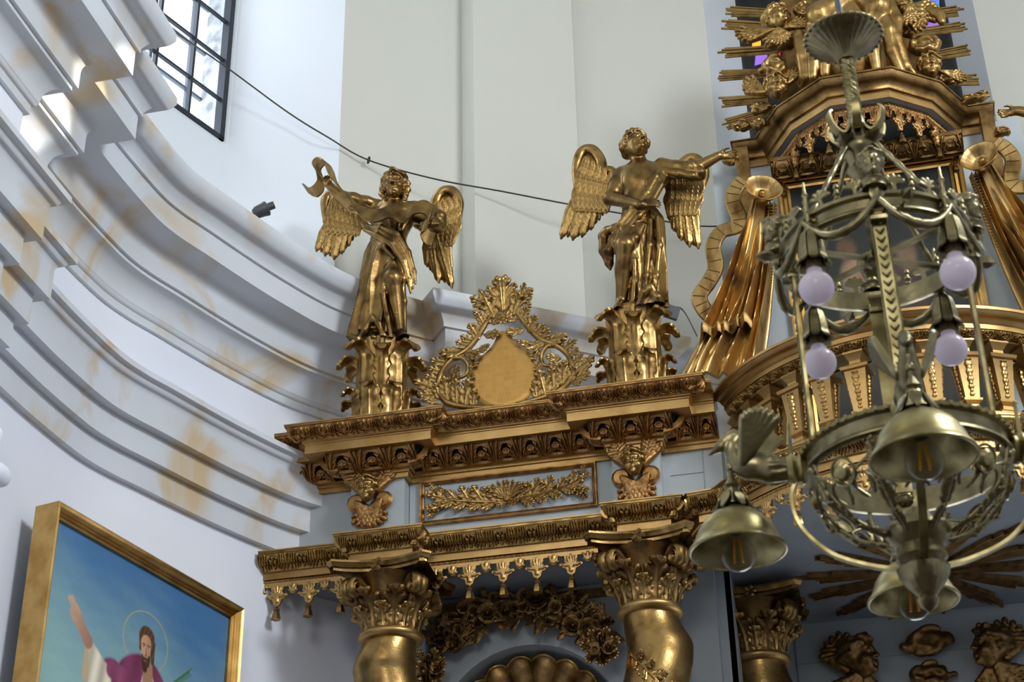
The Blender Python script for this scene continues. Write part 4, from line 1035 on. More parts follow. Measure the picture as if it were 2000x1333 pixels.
# --- angel with the scroll
Y1 = 10.22
J1 = lambda x, y, dy=0.0: at(x, y, Y1 + dy)
def angel1(P):
    hd = head_sdf(P, J1(771, 364, -.09), .245, rotm(6, 0, 5), hair='long', seed=1)
    d = cap(P, J1(770, 410, -.02), J1(771, 388, -.05), .058, .052)
    d = smin(d, ell(P, J1(770, 424, .0), (.165, .12, .13)), .05)
    d = smin(d, cap(P, J1(740, 412, .0), J1(804, 413, .0), .062, .062), .05)
    d = smin(d, cap(P, J1(769, 430, 0), J1(760, 480, 0), .135, .115), .06)
    d = smin(d, ell(P, J1(759, 502, .02), (.165, .14, .15)), .06)
    aL = chain(P, [J1(738, 412), J1(688, 400, -.07), J1(648, 368, -.11)], [.07, .058, .036], .02)
    aL = smin(aL, fold_chain(P, J1, [(738, 402, -.03), (715, 395, -.08), (690, 388, -.1), (672, 378, -.12)], [.05, .045, .045, .02]), .02)
    aL = smin(aL, fold_chain(P, J1, [(735, 425, -.05), (710, 413, -.1), (685, 408, -.12)], [.04, .04, .03]), .02)
    aR = chain(P, [J1(805, 414), J1(855, 440, -.03), J1(846, 437, -.12)], [.068, .062, .042], .02)
    aR = smin(aR, fold_chain(P, J1, [(812, 405, -.03), (840, 412, -.05), (858, 425, -.06), (862, 445, -.03)], [.05, .05, .05, .03]), .02)
    d = smin(d, aL, .04); d = smin(d, aR, .04)
    d = smin(d, hand_sdf(P, J1(650, 370, -.12), J1(636, 346, -.14) - J1(650, 370, -.12), (.3, -1, 0), .155, -1, .55), .015)
    d = smin(d, hand_sdf(P, J1(850, 438, -.14), (-1, -.15, -.02), (0, 1, .1), .155, -1, .35), .015)
    lg = chain(P, [J1(774, 510, .0), J1(767, 545, -.14), J1(780, 648, -.02)], [.10, .066, .04], .03)
    lg = smin(lg, ell(P, J1(775, 590, -.045), (.055, .06, .10)), .04)
    lg = smin(lg, chain(P, [J1(780, 652, .0), J1(790, 662, -.12), J1(797, 666, -.17)], [.042, .036, .022], .02), .02)
    lg2 = chain(P, [J1(742, 510, .0), J1(735, 575, -.02), J1(736, 650, -.03), J1(730, 660, -.14)], [.1, .07, .042, .025], .03)
    d = smin(d, np.minimum(lg, lg2), .03)
    sk = robe_sdf(P, J1, [(760, 462, .125, .11, .0), (756, 490, .165, .14, .01), (750, 530, .175, .16, .01), (742, 590, .18, .165, .02), (734, 640, .195, .17, .02), (731, 664, .20, .18, .02)], [(9, .4, 2.2, 1.0), (5, 1.1, -1.6, .7)], .026)
    sk = np.maximum(sk, -(chain(P, [J1(767, 535, -.2), J1(770, 575, -.16), J1(780, 650, -.12)], [.075, .075, .06]) ))
    sk = smin(sk, fold_chain(P, J1, [(766, 512, -.15), (750, 535, -.17), (748, 575, -.15), (756, 620, -.13), (764, 660, -.12)], [.02, .02, .018, .018, .018]), .014)
    sk = smin(sk, fold_chain(P, J1, [(768, 514, -.15), (786, 545, -.1), (789, 590, -.05), (790, 650, -.0)], [.02, .022, .02, .02]), .014)
    sk = smin(sk, fold_chain(P, J1, [(686, 657, -.08), (701, 664, -.12), (713, 645, -.15), (727, 620, -.17), (739, 632, -.17), (748, 655, -.15), (757, 664, -.13)], [.018] * 7), .012)
    d = smin(d, sk, .008)
    sa = band(P, J1, [(716, 440, -.10), (742, 452, -.16), (770, 468, -.17), (792, 502, -.13), (803, 540, -.09), (807, 564, -.08)], [.014, .026, .026, .024, .020, .008], 3, -5, 9)
    sa = smin(sa, fold_chain(P, J1, [(728, 468, -.10), (748, 482, -.14), (768, 504, -.15)], [.022, .022, .012]), .008)
    d = smin(d, sa, .006)
    d = smin(d, fold_chain(P, J1, [(748, 430, -.12), (752, 445, -.13)], [.04, .03]), .02)
    d = smin(d, fold_chain(P, J1, [(790, 432, -.11), (784, 450, -.12)], [.045, .03]), .02)
    return np.minimum(smin(d, hd, .012), 9)
def statue(fn, base, label, name='angel_statue', bb=((-.75, -.5, -.06), (.75, .32, 1.75)), h=.0085, nm='body'):
    root = thing(name, label, 'angel statue', base, 'gilded angels on the cornice')
    V, F = nets(fn, np.array(base) + bb[0], np.array(base) + bb[1], h)
    V = V - np.array(base)
    o = obj(nm, mesh(nm, V, F, M['gold_aged'], 180), root)
    return root
b1 = J1(745, 668); b1 = np.array([b1[0], Y1, b1[2] + .005])
A1 = statue(angel1, b1, 'gilded winged angel unrolling a scroll, beside the curved white cornice')
W1 = 10.36
wing(A1, b1, [(716, 446), (690, 410), (662, 384), (642, 382), (635, 402), (637, 440)],
     ([(642, 432), (652, 436), (662, 440), (673, 442), (684, 444), (695, 444)], [(617, 492), (634, 501), (652, 508), (667, 497), (681, 482), (695, 464)]),
     [((640, 408), (706, 434), (637, 448), (704, 456), 7), ((645, 390), (705, 425), (642, 424), (705, 442), 6), ((652, 384), (700, 415), (652, 404), (702, 428), 5)], W1, M['gold'])
wing(A1, b1, [(806, 440), (828, 424), (846, 408), (856, 384), (870, 373), (886, 376), (898, 396), (897, 425)],
     ([(836, 460), (845, 462), (855, 462), (864, 460), (873, 455), (882, 448), (890, 438)], [(834, 522), (857, 553), (883, 563), (879, 532), (876, 508), (880, 486), (886, 470)]),
     [((832, 442), (896, 420), (834, 478), (884, 468), 6), ((838, 425), (896, 400), (838, 452), (890, 434), 6), ((850, 402), (894, 388), (852, 428), (894, 412), 4)], W1, M['gold'])
P = spline([J1(*p) for p in ((597, 368, -.12), (612, 376, -.17), (626, 362, -.15), (624, 342, -.11), (618, 325, -.12), (629, 314, -.16), (641, 324, -.19), (650, 348, -.19), (664, 368, -.19), (684, 392, -.2), (706, 414, -.22), (735, 422, -.23), (765, 413, -.235), (788, 424, -.22), (806, 410, -.215), (824, 404, -.2), (838, 412, -.18), (838, 434, -.2), (826, 446, -.2), (834, 464, -.17), (846, 468, -.15))], 6)
D = []
for i in range(len(P)):
    t = i / (len(P) - 1); D.append((np.interp(t, [0, .2, .3, .42, .55, 1], [-.55, -.75, -.9, -.55, .12, .25]), .15, 1.0))
V, F = ribbon(P, D, np.interp(np.linspace(0, 1, len(P)), [0, .3, .6, 1], [.13, .125, .13, .12]), .014)
obj('scroll', mesh('scroll', V - b1, F, M['gold_aged'], 50), A1)

# --- angel with the outstretched arm
Y2 = 10.22
J2 = lambda x, y, dy=0.0: at(x, y, Y2 + dy)
def angel2(P):
    hd = head_sdf(P, J2(1242, 286, -.05), .245, rotm(-18, 8, 38), hair='curl', seed=4)
    d = cap(P, J2(1250, 328, .0), J2(1245, 304, -.03), .06, .055)
    d = smin(d, ell(P, J2(1251, 350, -.01), (.165, .12, .15)), .05)
    d = smin(d, cap(P, J2(1217, 342, .0), J2(1288, 335, .0), .062, .062), .05)
    for s, x in ((-1, 1236), (1, 1266)): d = smin(d, ell(P, J2(x, 352, -.10), (.065, .03, .05)), .04)
    d = smin(d, cap(P, J2(1250, 360, 0), J2(1246, 418, .0), .135, .115), .06)
    d = smin(d, ell(P, J2(1256, 440, .02), (.16, .13, .14)), .06)
    aL = chain(P, [J2(1214, 345, 0), J2(1192, 388, -.05), J2(1252, 401, -.19)], [.064, .052, .034], .02)
    aL = smin(aL, ell(P, J2(1205, 364, -.03), (.06, .06, .085)), .03)
    d = smin(d, aL, .03)
    d = smin(d, hand_sdf(P, J2(1252, 401, -.19), (1, .1, .10), (0, 1, -.1), .165, 1, .22), .015)
    aR = chain(P, [J2(1290, 337, 0), J2(1350, 334, -.07), J2(1403, 305, -.06)], [.066, .054, .034], .02)
    d = smin(d, aR, .03)
    d = smin(d, hand_sdf(P, J2(1403, 305, -.06), J2(1432, 303, -.04) - J2(1403, 305, -.06), (0, -1, -.2), .16, -1, .3), .015)
    sl = fold_chain(P, J2, [(1292, 322, -.02), (1320, 326, -.06), (1350, 326, -.09), (1368, 338, -.08), (1372, 348, -.06)], [.055, .045, .045, .035, .015])
    sl = smin(sl, fold_chain(P, J2, [(1298, 335, -.07), (1325, 340, -.1), (1352, 345, -.1), (1366, 350, -.07)], [.03, .03, .028, .015]), .015)
    d = smin(d, sl, .014)
    lg = chain(P, [J2(1240, 446, .0), J2(1221, 480, -.17), J2(1214, 590, -.03)], [.105, .068, .042], .03)
    lg = smin(lg, ell(P, J2(1216, 530, -.07), (.055, .06, .10)), .04)
    lg = smin(lg, chain(P, [J2(1214, 592, .0), J2(1209, 602, -.12), J2(1206, 606, -.17)], [.042, .036, .024], .02), .02)
    d = smin(d, lg, .03)
    sk = robe_sdf(P, J2, [(1248, 410, .125, .11, .0), (1256, 440, .165, .14, .0), (1260, 480, .15, .16, -.01), (1264, 540, .135, .15, .0), (1266, 585, .14, .15, .0), (1266, 602, .15, .15, .0)], [(9, .9, 1.6, 1.0), (6, .2, -1.2, .6)], .026)
    sk = np.maximum(sk, -(chain(P, [J2(1222, 470, -.2), J2(1216, 530, -.14), J2(1212, 595, -.1)], [.07, .07, .06])))
    sk = smin(sk, fold_chain(P, J2, [(1256, 440, -.14), (1240, 466, -.18), (1238, 500, -.14), (1240, 550, -.11), (1236, 595, -.1)], [.022, .026, .022, .02, .018]), .012)
    sk = smin(sk, fold_chain(P, J2, [(1270, 430, -.14), (1268, 480, -.16), (1262, 540, -.15), (1256, 594, -.14)], [.018, .022, .02, .018]), .012)
    sk = smin(sk, fold_chain(P, J2, [(1284, 425, -.12), (1288, 480, -.13), (1282, 540, -.12), (1276, 590, -.1)], [.018, .022, .02, .018]), .012)
    sk = smin(sk, fold_chain(P, J2, [(1246, 600, -.14), (1258, 572, -.18), (1270, 562, -.18), (1284, 582, -.16), (1300, 606, -.10)], [.02, .028, .03, .03, .02]), .012)
    sk = smin(sk, ell(P, J2(1274, 594, -.12), (.08, .05, .06)), .02)
    d = smin(d, sk, .008)
    sa = band(P, J2, [(1300, 328, -.03), (1286, 354, -.12), (1268, 386, -.15), (1242, 416, -.15), (1216, 446, -.13)], [.026, .026, .026, .026, .022], 3, 5, 8)
    sa = smin(sa, fold_chain(P, J2, [(1282, 330, -.08), (1268, 356, -.13), (1254, 380, -.14)], [.02, .022, .010]), .006)
    d = smin(d, sa, .006)
    fl = fold_chain(P, J2, [(1218, 440, -.1), (1200, 448, -.08), (1186, 452, -.04), (1178, 462, -.02), (1180, 490, -.03), (1190, 515, -.04), (1192, 526, -.04)], [.04, .035, .035, .035, .038, .03, .012], .02)
    fl = smin(fl, fold_chain(P, J2, [(1210, 452, -.08), (1198, 470, -.07), (1190, 490, -.07), (1196, 505, -.06)], [.035, .035, .03, .012]), .016)
    fl = smin(fl, fold_chain(P, J2, [(1216, 460, -.1), (1208, 476, -.09), (1204, 496, -.07)], [.035, .03, .012]), .016)
    return np.minimum(smin(smin(d, fl, .02), hd, .012), 9)
b2 = J2(1250, 606); b2 = np.array([b2[0], Y2, b2[2] + .005])
A2 = statue(angel2, b2, 'gilded winged angel looking up and stretching an arm to the canopy', bb=((-.5, -.5, -.06), (.85, .32, 1.75)))
wing(A2, b2, [(1208, 352), (1192, 334), (1176, 338), (1173, 314), (1156, 293), (1136, 298), (1125, 330), (1126, 372)],
     ([(1128, 380), (1138, 388), (1149, 393), (1160, 397), (1171, 399), (1182, 398)], [(1095, 467), (1118, 470), (1136, 464), (1154, 450), (1170, 432), (1184, 416)]),
     [((1128, 358), (1192, 372), (1124, 402), (1188, 408), 7), ((1130, 335), (1195, 352), (1127, 372), (1192, 384), 6), ((1138, 312), (1198, 345), (1134, 346), (1196, 364), 5)], 10.36, M['gold'])
wing(A2, b2, [(1296, 360), (1318, 338), (1338, 316), (1354, 310), (1370, 322), (1376, 345), (1366, 380)],
     ([(1356, 388), (1347, 393), (1337, 396), (1327, 398), (1317, 398), (1307, 394)], [(1357, 452), (1364, 486), (1347, 483), (1331, 470), (1316, 452), (1306, 430)]),
     [((1304, 372), (1370, 372), (1304, 412), (1360, 412), 6), ((1306, 352), (1372, 350), (1306, 386), (1366, 388), 6), ((1318, 336), (1370, 330), (1316, 362), (1370, 362), 5)], 10.36, M['gold'])

# --- leafy pedestals under the angels
PED_L = leaf_mesh('acanthus_leaf', M['gold'], .98, .22, 6, .12, curl=3.5, dish=-.2, res=60, t0=.60, thick=.012)
PED_S = leaf_mesh('acanthus_leaf', M['gold'], .40, .16, 4, .2, curl=3.3, dish=-.2, res=36, t0=.55, thick=.016)
PED_T = leaf_mesh('acanthus_leaf', M['gold'], .30, .14, 3, .4, curl=1.2, dish=-.2, res=26)
PBODY = MB().lathe([(.0, 0), (.20, 0), (.20, .03), (.165, .05), (.15, .2), (.14, .45), (.16, .62), (.19, .72), (.17, .755), (0, .76)], 24, flute=lambda a, r, z: 1 + .03 * math.cos(12 * a)).me('body', M['gold'])
PBAND = MB()
for k in range(8):
    a = k * PI / 4; PBAND.tube([(.165 * math.cos(a), .165 * math.sin(a), .02), (.155 * math.cos(a), .155 * math.sin(a), .35), (.175 * math.cos(a), .175 * math.sin(a), .70)], [.022, .02, .024], 7)
PBAND = PBAND.me('ribs', M['gold_bright'])
def pedestal(base, top, label, rz):
    h = top - base[2]; r = thing('acanthus_pedestal', label, 'pedestal', base, 'leafy pedestals on the cornice', rz)
    s = h / .76
    obj('body', PBODY, r, scale=(1, 1, s)); obj('ribs', PBAND, r, scale=(1, 1, s))
    for k in range(4):
        a = k * PI / 2 + PI / 4
        obj('acanthus_leaf', PED_L, r, (.165 * math.cos(a), .165 * math.sin(a), .0), Matrix.Rotation(a, 3, 'Z') @ Matrix.Rotation(-PI / 2, 3, 'Y') @ Matrix.Rotation(PI, 3, 'X'), s * .92)
        a = k * PI / 2
        obj('acanthus_leaf', PED_L, r, (.16 * math.cos(a), .16 * math.sin(a), .0), Matrix.Rotation(a, 3, 'Z') @ Matrix.Rotation(-PI / 2 - .03, 3, 'Y') @ Matrix.Rotation(PI, 3, 'X'), s * .85)
    for k in range(8):
        a = k * PI / 4 + PI / 8
        obj('acanthus_leaf', PED_S, r, (.18 * math.cos(a), .18 * math.sin(a), .0), Matrix.Rotation(a, 3, 'Z') @ Matrix.Rotation(-PI / 2 + .1, 3, 'Y') @ Matrix.Rotation(PI, 3, 'X'), s)
    return r
pb1 = at(742, 800, Y1 + .02); pb2 = at(1243, 742, Y2 + .02)
pedestal((pb1[0], Y1 + .04, 7.14), b1[2] + .0, 'gilded acanthus leaf pedestal carrying the angel with the scroll', .3)
pedestal((pb2[0], Y2 + .04, 7.14), b2[2] + .0, 'gilded acanthus leaf pedestal carrying the angel with the outstretched arm', .15)

# ------------------------------------------------------------------ cartouche, foliage panel, cherubs, niche, garland
GLEAF = {}
for key, n in (('a', 3), ('b', 4)): GLEAF[key] = leaf_mesh('acanthus_leaf', M['gold'], 1.0, .72 if n == 3 else .6, n, .45, curl=.9, dish=.25, res=34, thick=.03)
def put_leaf(parent, p, q, face=(0, -1, 0), w=1.0, key='a', name='acanthus_leaf', k=1.12, lift=0.0):
    R, ln = orient(p, q, face); f = np.array(R.col[2]); ln *= k
    return obj(name, GLEAF[key], parent, np.array(p) + f * lift, R, (ln, ln * w, ln * .7))
cb = at(986, 742, 10.36); cb = np.array([cb[0], 10.36, 7.14])
car = thing('cartouche_crest', 'openwork gilded acanthus crest around a round gold-leaf plate between the angels', 'crest', cb)
def leafgold():
    m = M['gold_bright'].copy(); m.name = 'gold_squares'; nt = m.node_tree; b = nt.nodes['Principled BSDF']
    tc = nt.nodes.new('ShaderNodeTexCoord'); br = nt.nodes.new('ShaderNodeTexBrick'); mp = nt.nodes.new('ShaderNodeMapping'); mp.inputs['Rotation'].default_value = (R_(90), R_(9), R_(0)); mp.inputs['Scale'].default_value = (13, 13, 13)
    br.inputs['Color1'].default_value = srgb(188, 148, 86); br.inputs['Color2'].default_value = srgb(178, 137, 77); br.inputs['Mortar'].default_value = srgb(196, 157, 94); br.offset = .2; br.inputs['Scale'].default_value = 1.0; br.inputs['Mortar Size'].default_value = .012
    br.inputs['Brick Width'].default_value = .62; br.inputs['Row Height'].default_value = .55
    nt.links.new(tc.outputs['Object'], mp.inputs[0]); nt.links.new(mp.outputs[0], br.inputs[0]); nt.links.new(br.outputs[0], b.inputs['Base Color']); M['gold_squares'] = m
leafgold()
pc = at(986, 738, 10.36) - cb
ptop = at(985, 650, 10.36) - cb
V, F = relief(lambda P: np.minimum(np.hypot(P[:, 0] - pc[0], P[:, 1] - pc[2]) - .255, smin(sd_caps2(P, [(pc[0], pc[2], ptop[0], ptop[2], .2, .035)]), np.hypot(P[:, 0] - pc[0], P[:, 1] - pc[2]) - .25, .06)), (-.35, -.1), (.35, .7), .016, lambda p, d: .02 + np.minimum(-d, .02) * .5)
obj('plate', mesh('plate', np.column_stack([V[:, 0], -V[:, 2], V[:, 1]]), [f[::-1] for f in F], M['gold_squares'], 40), car)
cx = 986
LV = [((982, 604), (974, 555)), ((985, 604), (985, 556)), ((976, 592), (957, 568)), ((966, 598), (927, 588)), ((948, 584), (938, 569)), ((940, 590), (930, 606)), ((956, 630), (930, 614)), ((965, 620), (950, 590)), ((942, 648), (918, 641)), ((948, 640), (936, 618)),
      ((927, 670), (904, 661)), ((935, 662), (920, 640)), ((908, 690), (866, 693)), ((918, 680), (895, 672)), ((872, 712), (845, 707)), ((885, 700), (862, 690)), ((857, 744), (834, 737)), ((862, 730), (842, 722)), ((852, 764), (816, 749)), ((850, 775), (822, 775)), ((854, 785), (836, 788)),
      ((962, 632), (983, 622)), ((972, 612), (985, 632)), ((950, 656), (974, 655)), ((932, 688), (955, 678)), ((920, 704), (928, 718)), ((910, 690), (935, 698)), ((914, 728), (924, 740)), ((874, 748), (895, 738)), ((880, 730), (900, 722)),
      ((892, 788), (892, 750)), ((909, 793), (915, 752)), ((925, 795), (926, 768)), ((874, 782), (869, 745)), ((860, 780), (852, 755))]
def loc(p, y=10.36): return at(p[0], p[1], y) - cb
for s in (1, -1):
    mir = np.array([s, 1, 1]); off = loc((986, 700))[0]
    mx = lambda v: np.array([(v[0] - off) * s + off, v[1], v[2]])
    for pts, r in (([(965, 796), (915, 796), (872, 786), (856, 758), (862, 728), (884, 702), (912, 684), (936, 654), (956, 620), (974, 594)], (.018, .022, .024, .024, .022, .024, .024, .022, .02, .012)),
                   ([(884, 702), (902, 700), (914, 714), (910, 732), (895, 738), (884, 728)], (.02, .018, .016, .014, .012, .009)), ([(956, 620), (958, 598), (946, 582), (934, 586), (932, 600), (942, 606)], (.016, .016, .014, .012, .012, .008)), ([(862, 730), (868, 752), (880, 776), (900, 792)], (.014, .016, .016, .012))):
        C = spline([mx(loc(p, 10.345)) for p in pts], 7); V, F = tube(C, np.interp(np.linspace(0, 1, len(C)), np.linspace(0, 1, len(r)), r), 8); V[:, 1] = V[:, 1]
        obj('scroll_stem', mesh('scroll_stem', V, F, M['gold'], 60), car)
    for i, (a, b) in enumerate(LV):
        put_leaf(car, mx(loc(a, 10.35)), mx(loc(b, 10.33)), w=.95 if i % 2 else .85, key='a' if i % 3 else 'b', lift=.004 + .003 * (i % 3), k=1.3)

# framed foliage panel of the attic
pan = thing('foliage_panel', 'gilt framed panel with carved gold oak foliage on pale blue ground', 'relief panel', (-2.40, 10.495, 6.62))
px0, px1, pz0, pz1 = -.605, .605, -.135, .14
picture_frame(pan, px0, px1, pz0, pz1, .035, [(0, 0), (0, .012), (.008, .02), (.014, .014), (.02, .022), (.03, .024), (.035, .012), (.035, 0)], M['gold_red'])
for s in (1, -1):
    for pts, r in (([(0, -.06), (.12, -.05), (.26, -.03), (.4, .0), (.49, .03), (.545, .075), (.52, .105), (.475, .095), (.47, .06)], .009), ([(.40, .0), (.49, -.03), (.54, -.06), (.53, -.095), (.50, -.09)], .007)):
        C = spline([(x * s, -.02, z) for x, z in pts], 6); obj('branch', mesh('branch', *tube(C, np.linspace(r * 1.3, r * .6, len(C)), 7), M['gold']), pan)
    for i, (x, z, dx, dz, l) in enumerate(((.06, -.05, .6, 1, .12), (.10, -.05, .9, -.6, .10), (.17, -.045, .55, 1, .13), (.20, -.04, .9, -.8, .09), (.27, -.03, .5, 1, .12), (.30, -.02, 1, -.75, .10), (.36, -.01, .7, .9, .09), (.39, .0, 1, -.6, .10),
                                          (.44, .01, .9, .3, .10), (.47, .02, .2, 1, .09), (.46, -.01, 1, -.7, .09), (.52, .06, 1, .2, .07), (.53, .10, .4, .6, .05), (.49, -.04, 1, -.1, .09), (.53, -.07, .7, -.7, .06), (.48, .09, -.6, -.6, .06), (.13, -.04, .3, 1, .10), (.23, -.035, .3, 1, .09), (.23, -.03, .7, -1, .08))):
        L = math.hypot(dx, dz); put_leaf(pan, (x * s, -.012, z), ((x + dx / L * l * 1.15) * s, -.03, z + dz / L * l * 1.05), w=1.0, key='b' if i % 2 else 'a')
    for i in range(4):
        a = .5 + .38 * i; put_leaf(pan, (.02 * s, -.02, -.03), ((.02 + .12 * math.cos(a)) * s, -.045, -.03 + .12 * math.sin(a)), w=.5)
    for i in range(3):
        a = -.4 - .45 * i; put_leaf(pan, (.01 * s, -.02, -.05), ((.01 + .09 * math.cos(a)) * s, -.045, -.05 + .07 * math.sin(a)), w=.6)
MB().lathe([(0, -.03), (.02, -.028), (.03, -.012), (.028, 0)], 12).done('boss', M['gold'], pan, loc=(0, -.015, -.04), rot=(PI / 2 * 3, 0, 0))

# cherub heads
def head_me(name, hair, child, mat, seed, h=.028):
    V, F = nets(lambda P: head_sdf(P, (0, 0, 0), 1.0, np.eye(3), child, hair, seed), (-.62, -.68, -.66), (.62, .72, .78), h)
    return mesh(name, V, F, mat, 180)
CH = head_me('head', 'curl', True, M['gold'], 2)
CHD = head_me('head', 'curl', True, M['gold_dark'], 5)
def wing_me(mat, n=6, name='wing', fan=.95):
    segs = []
    for k in range(n):
        a = -fan / 2 + fan * k / (n - 1); L = 1.0 - .28 * (k / (n - 1)) ** 1.4 - (.08 if k == 0 else 0)
        segs.append((.08, .0, .5 * L * math.cos(a * .8), .5 * L * math.sin(a * .8), .10, .105)); segs.append((.5 * L * math.cos(a * .8), .5 * L * math.sin(a * .8), L * math.cos(a), L * math.sin(a), .11, .075))
    def hgt(p, d):
        r = np.hypot(*p.T); a = np.arctan2(p[:, 1], p[:, 0])
        sc = .03 * np.abs(np.sin(11 * r + 2)) * np.abs(np.cos(9 * a)) * (r < .55)
        return .03 + .06 * seg_h(p, segs) + .10 * np.exp(-(r / .4) ** 2) + sc * .5 + .012 * np.sin(60 * (r - np.abs(p[:, 1]) * .6)) * (r > .5)
    V, F = relief(lambda P: sd_caps2(P, segs), (-.1, -.75), (1.08, .75), .026, hgt, -.02)
    return mesh(name, V, F, mat, 55)
WG = wing_me(M['gold_red']); WGD = wing_me(M['gold_dark'])
WGG = wing_me(M['gold'])
def flat_wing(parent, me, p, ang, L, w=1.0, face=(0, -1, 0), flip=1):
    d = np.array([math.cos(ang), 0, math.sin(ang)]); R, _ = orient((0, 0, 0), d, face)
    return obj('wing', me, parent, p, R, (L, L * w * flip, L))
for (px, py), lab, rz in (((724, 958), 'gilded cherub head with four wings on the attic pilaster nearer the curved wall', .08), ((1241, 908), 'gilded cherub head with four wings on the pilaster below the arm-stretching angel', -.05)):
    c = at(px, py, 10.37); t = thing('cherub_head', lab, 'cherub', (c[0], 10.375, c[2] - .055), 'cherub heads on the attic pilasters')
    for s in (1, -1):
        flat_wing(t, WG, (.05 * s, -.01, .02), PI / 2 - s * (.42), .26, .75, flip=-s)
        flat_wing(t, WG, (.10 * s, -.015, -.04), -PI / 2 - s * .75, .27, .8, flip=s)
        MB().lathe([(0, -.02), (.05, -.02), (.07, 0), (.05, .02), (0, .022)], 12).done('wing_shoulder', M['gold_red'], t, loc=(.10 * s, -.02, -.04), rot=(PI / 2, 0, 0))
    obj('head', CH, t, (0, -.085, .03), (.12, 0, rz), .19)

# niche shell
sh = thing('niche_shell', 'gilded scallop shell filling the round niche between the columns', 'shell', (NXC, 11.22, NZ + .02))
nr, nt_ = 14, 161; V = []
for i in range(nr):
    r = .06 + .94 * i / (nr - 1)
    for j in range(nt_):
        t = PI * j / (nt_ - 1); rb = abs(math.cos(10 * t)) ; sc = 1 + .055 * (1 - abs(math.sin(10 * t)) ** .7) * 0 + .06 * abs(math.sin(10 * t)) ** .6 * r
        V.append((.57 * r * sc * math.cos(t), -.12 * r ** 2 + .04 * r * (1 - abs(math.sin(10 * t)) ** .7) * 1.0 + (.02 if i == nr - 1 else 0), .57 * r * sc * math.sin(t)))
V = np.array(V); W = V + [0, .03, 0]; F = grid_faces(nr, nt_); k = nr * nt_
F = F + [tuple(a + k for a in f)[::-1] for f in F] + [((nr - 1) * nt_ + j, (nr - 1) * nt_ + j + 1, (nr - 1) * nt_ + j + 1 + k, (nr - 1) * nt_ + j + k) for j in range(nt_ - 1)]
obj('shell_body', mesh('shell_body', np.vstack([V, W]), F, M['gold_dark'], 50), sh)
rim = [(V[(nr - 1) * nt_ + j][0], V[(nr - 1) * nt_ + j][1], V[(nr - 1) * nt_ + j][2]) for j in range(nt_)]
obj('shell_rim', mesh('shell_rim', *tube(rim, .016, 7), M['gold'], 60), sh)

# garland of roses over the niche
def rose_me(mat):
    b = MB()
    for ring, (n, r, op, z) in enumerate(((3, .22, 1.35, .18), (4, .42, 1.1, .1), (5, .66, .8, .0), (6, .95, .45, -.1))):
        for k in range(n):
            a = 2 * PI * k / n + ring * .5; V = []
            for i in range(6):
                for j in range(7):
                    u = i / 5; v = (j / 6 - .5) * 2; w = r * (.75) * math.sin(PI * min(u + .15, 1) * .62); rr = r * (.15 + .85 * u * math.cos(op * .8)); hh = z + r * u * math.sin(op) * .9 - .12 * r * max(0, u - .7) * 6 * (.5)
                    aa = a + v * 1.0 * PI / n * 1.25; V.append((rr * math.cos(aa), rr * math.sin(aa), hh - .10 * r * v * v))
            V = np.array(V); W = V - [0, 0, .04]; F = grid_faces(6, 7); F2 = F + [tuple(q + 42 for q in f)[::-1] for f in F] + [(35 + j, 36 + j, 78 + j, 77 + j) for j in range(6)]
            b.add(np.vstack([V, W]), F2)
    b.lathe([(0, .3), (.12, .26), (.16, .1), (.1, 0)], 10)
    b.lathe([(.9, -.22), (.6, -.1), (.1, .02), (0, .02)], 14)
    return b.me('rose', mat, 50)
ROSE = rose_me(M['gold_dark'])
gl = thing('rose_garland', 'dark gilded garland of roses and leaves arching over the niche', 'garland', (NXC, 10.98, 5.5))
gb = np.array([NXC, 10.98, 5.5]); rg = random.Random(5)
GP = spline([at(x, y, 10.9) for x, y in ((868, 1262), (900, 1222), (950, 1198), (1000, 1192), (1050, 1188), (1100, 1194), (1140, 1212), (1176, 1240))], 8)
for i, p in enumerate(GP):
    t = GP[min(i + 1, len(GP) - 1)] - GP[max(i - 1, 0)]; t /= np.linalg.norm(t); n = np.array([-t[2], 0, t[0]])
    for q in range(2):
        o_ = rg.uniform(-.085, .085); s = rg.uniform(.035, .055) if not (i % 5 == 2 and q == 0) else .085
        f = Vector((rg.uniform(-.5, .5), -1, rg.uniform(-.5, .4))).to_track_quat('Z', 'Y').to_euler()
        obj('rose', ROSE, gl, p + n * o_ + np.array([0, -.02 - rg.uniform(0, .05), 0]) - gb, f, s)
    for q in range(3):
        a = rg.uniform(0, 2 * PI); d = n * math.sin(a) + t * math.cos(a); pp = p + n * rg.uniform(-.05, .05) - gb + np.array([0, -.01, 0])
        lo_ = obj('garland_leaf', COVERT, gl, pp, orient(pp, pp + d + np.array([0, rg.uniform(-.5, .1), 0]), (0, -1, .2))[0], (rg.uniform(.12, .18), .11, .09)); 
COVD = COVERT.copy(); COVD.materials.clear(); COVD.materials.append(M['gold_dark'])
for o in gl.children:
    if o.name.startswith('garland_leaf'): o.data = COVD
for (px, py), lab in (((842, 1312), 'carved gilded flower spray left of the niche'), ((1178, 1272), 'carved gilded flower spray right of the niche beside the vine column')):
    c = at(px, py, 10.85); fs = thing('flower_spray', lab, 'ornament', c, 'flower sprays beside the niche')
    for k in range(7):
        a = 2 * PI * k / 7 + .3; put_leaf(fs, (0, 0, 0), (.15 * math.cos(a), -.07, .15 * math.sin(a)), w=.8)
    for k in range(4):
        a = 2 * PI * k / 4; obj('rose', ROSE, fs, (.05 * math.cos(a), -.05, .05 * math.sin(a)), (PI / 2, 0, a), .055)

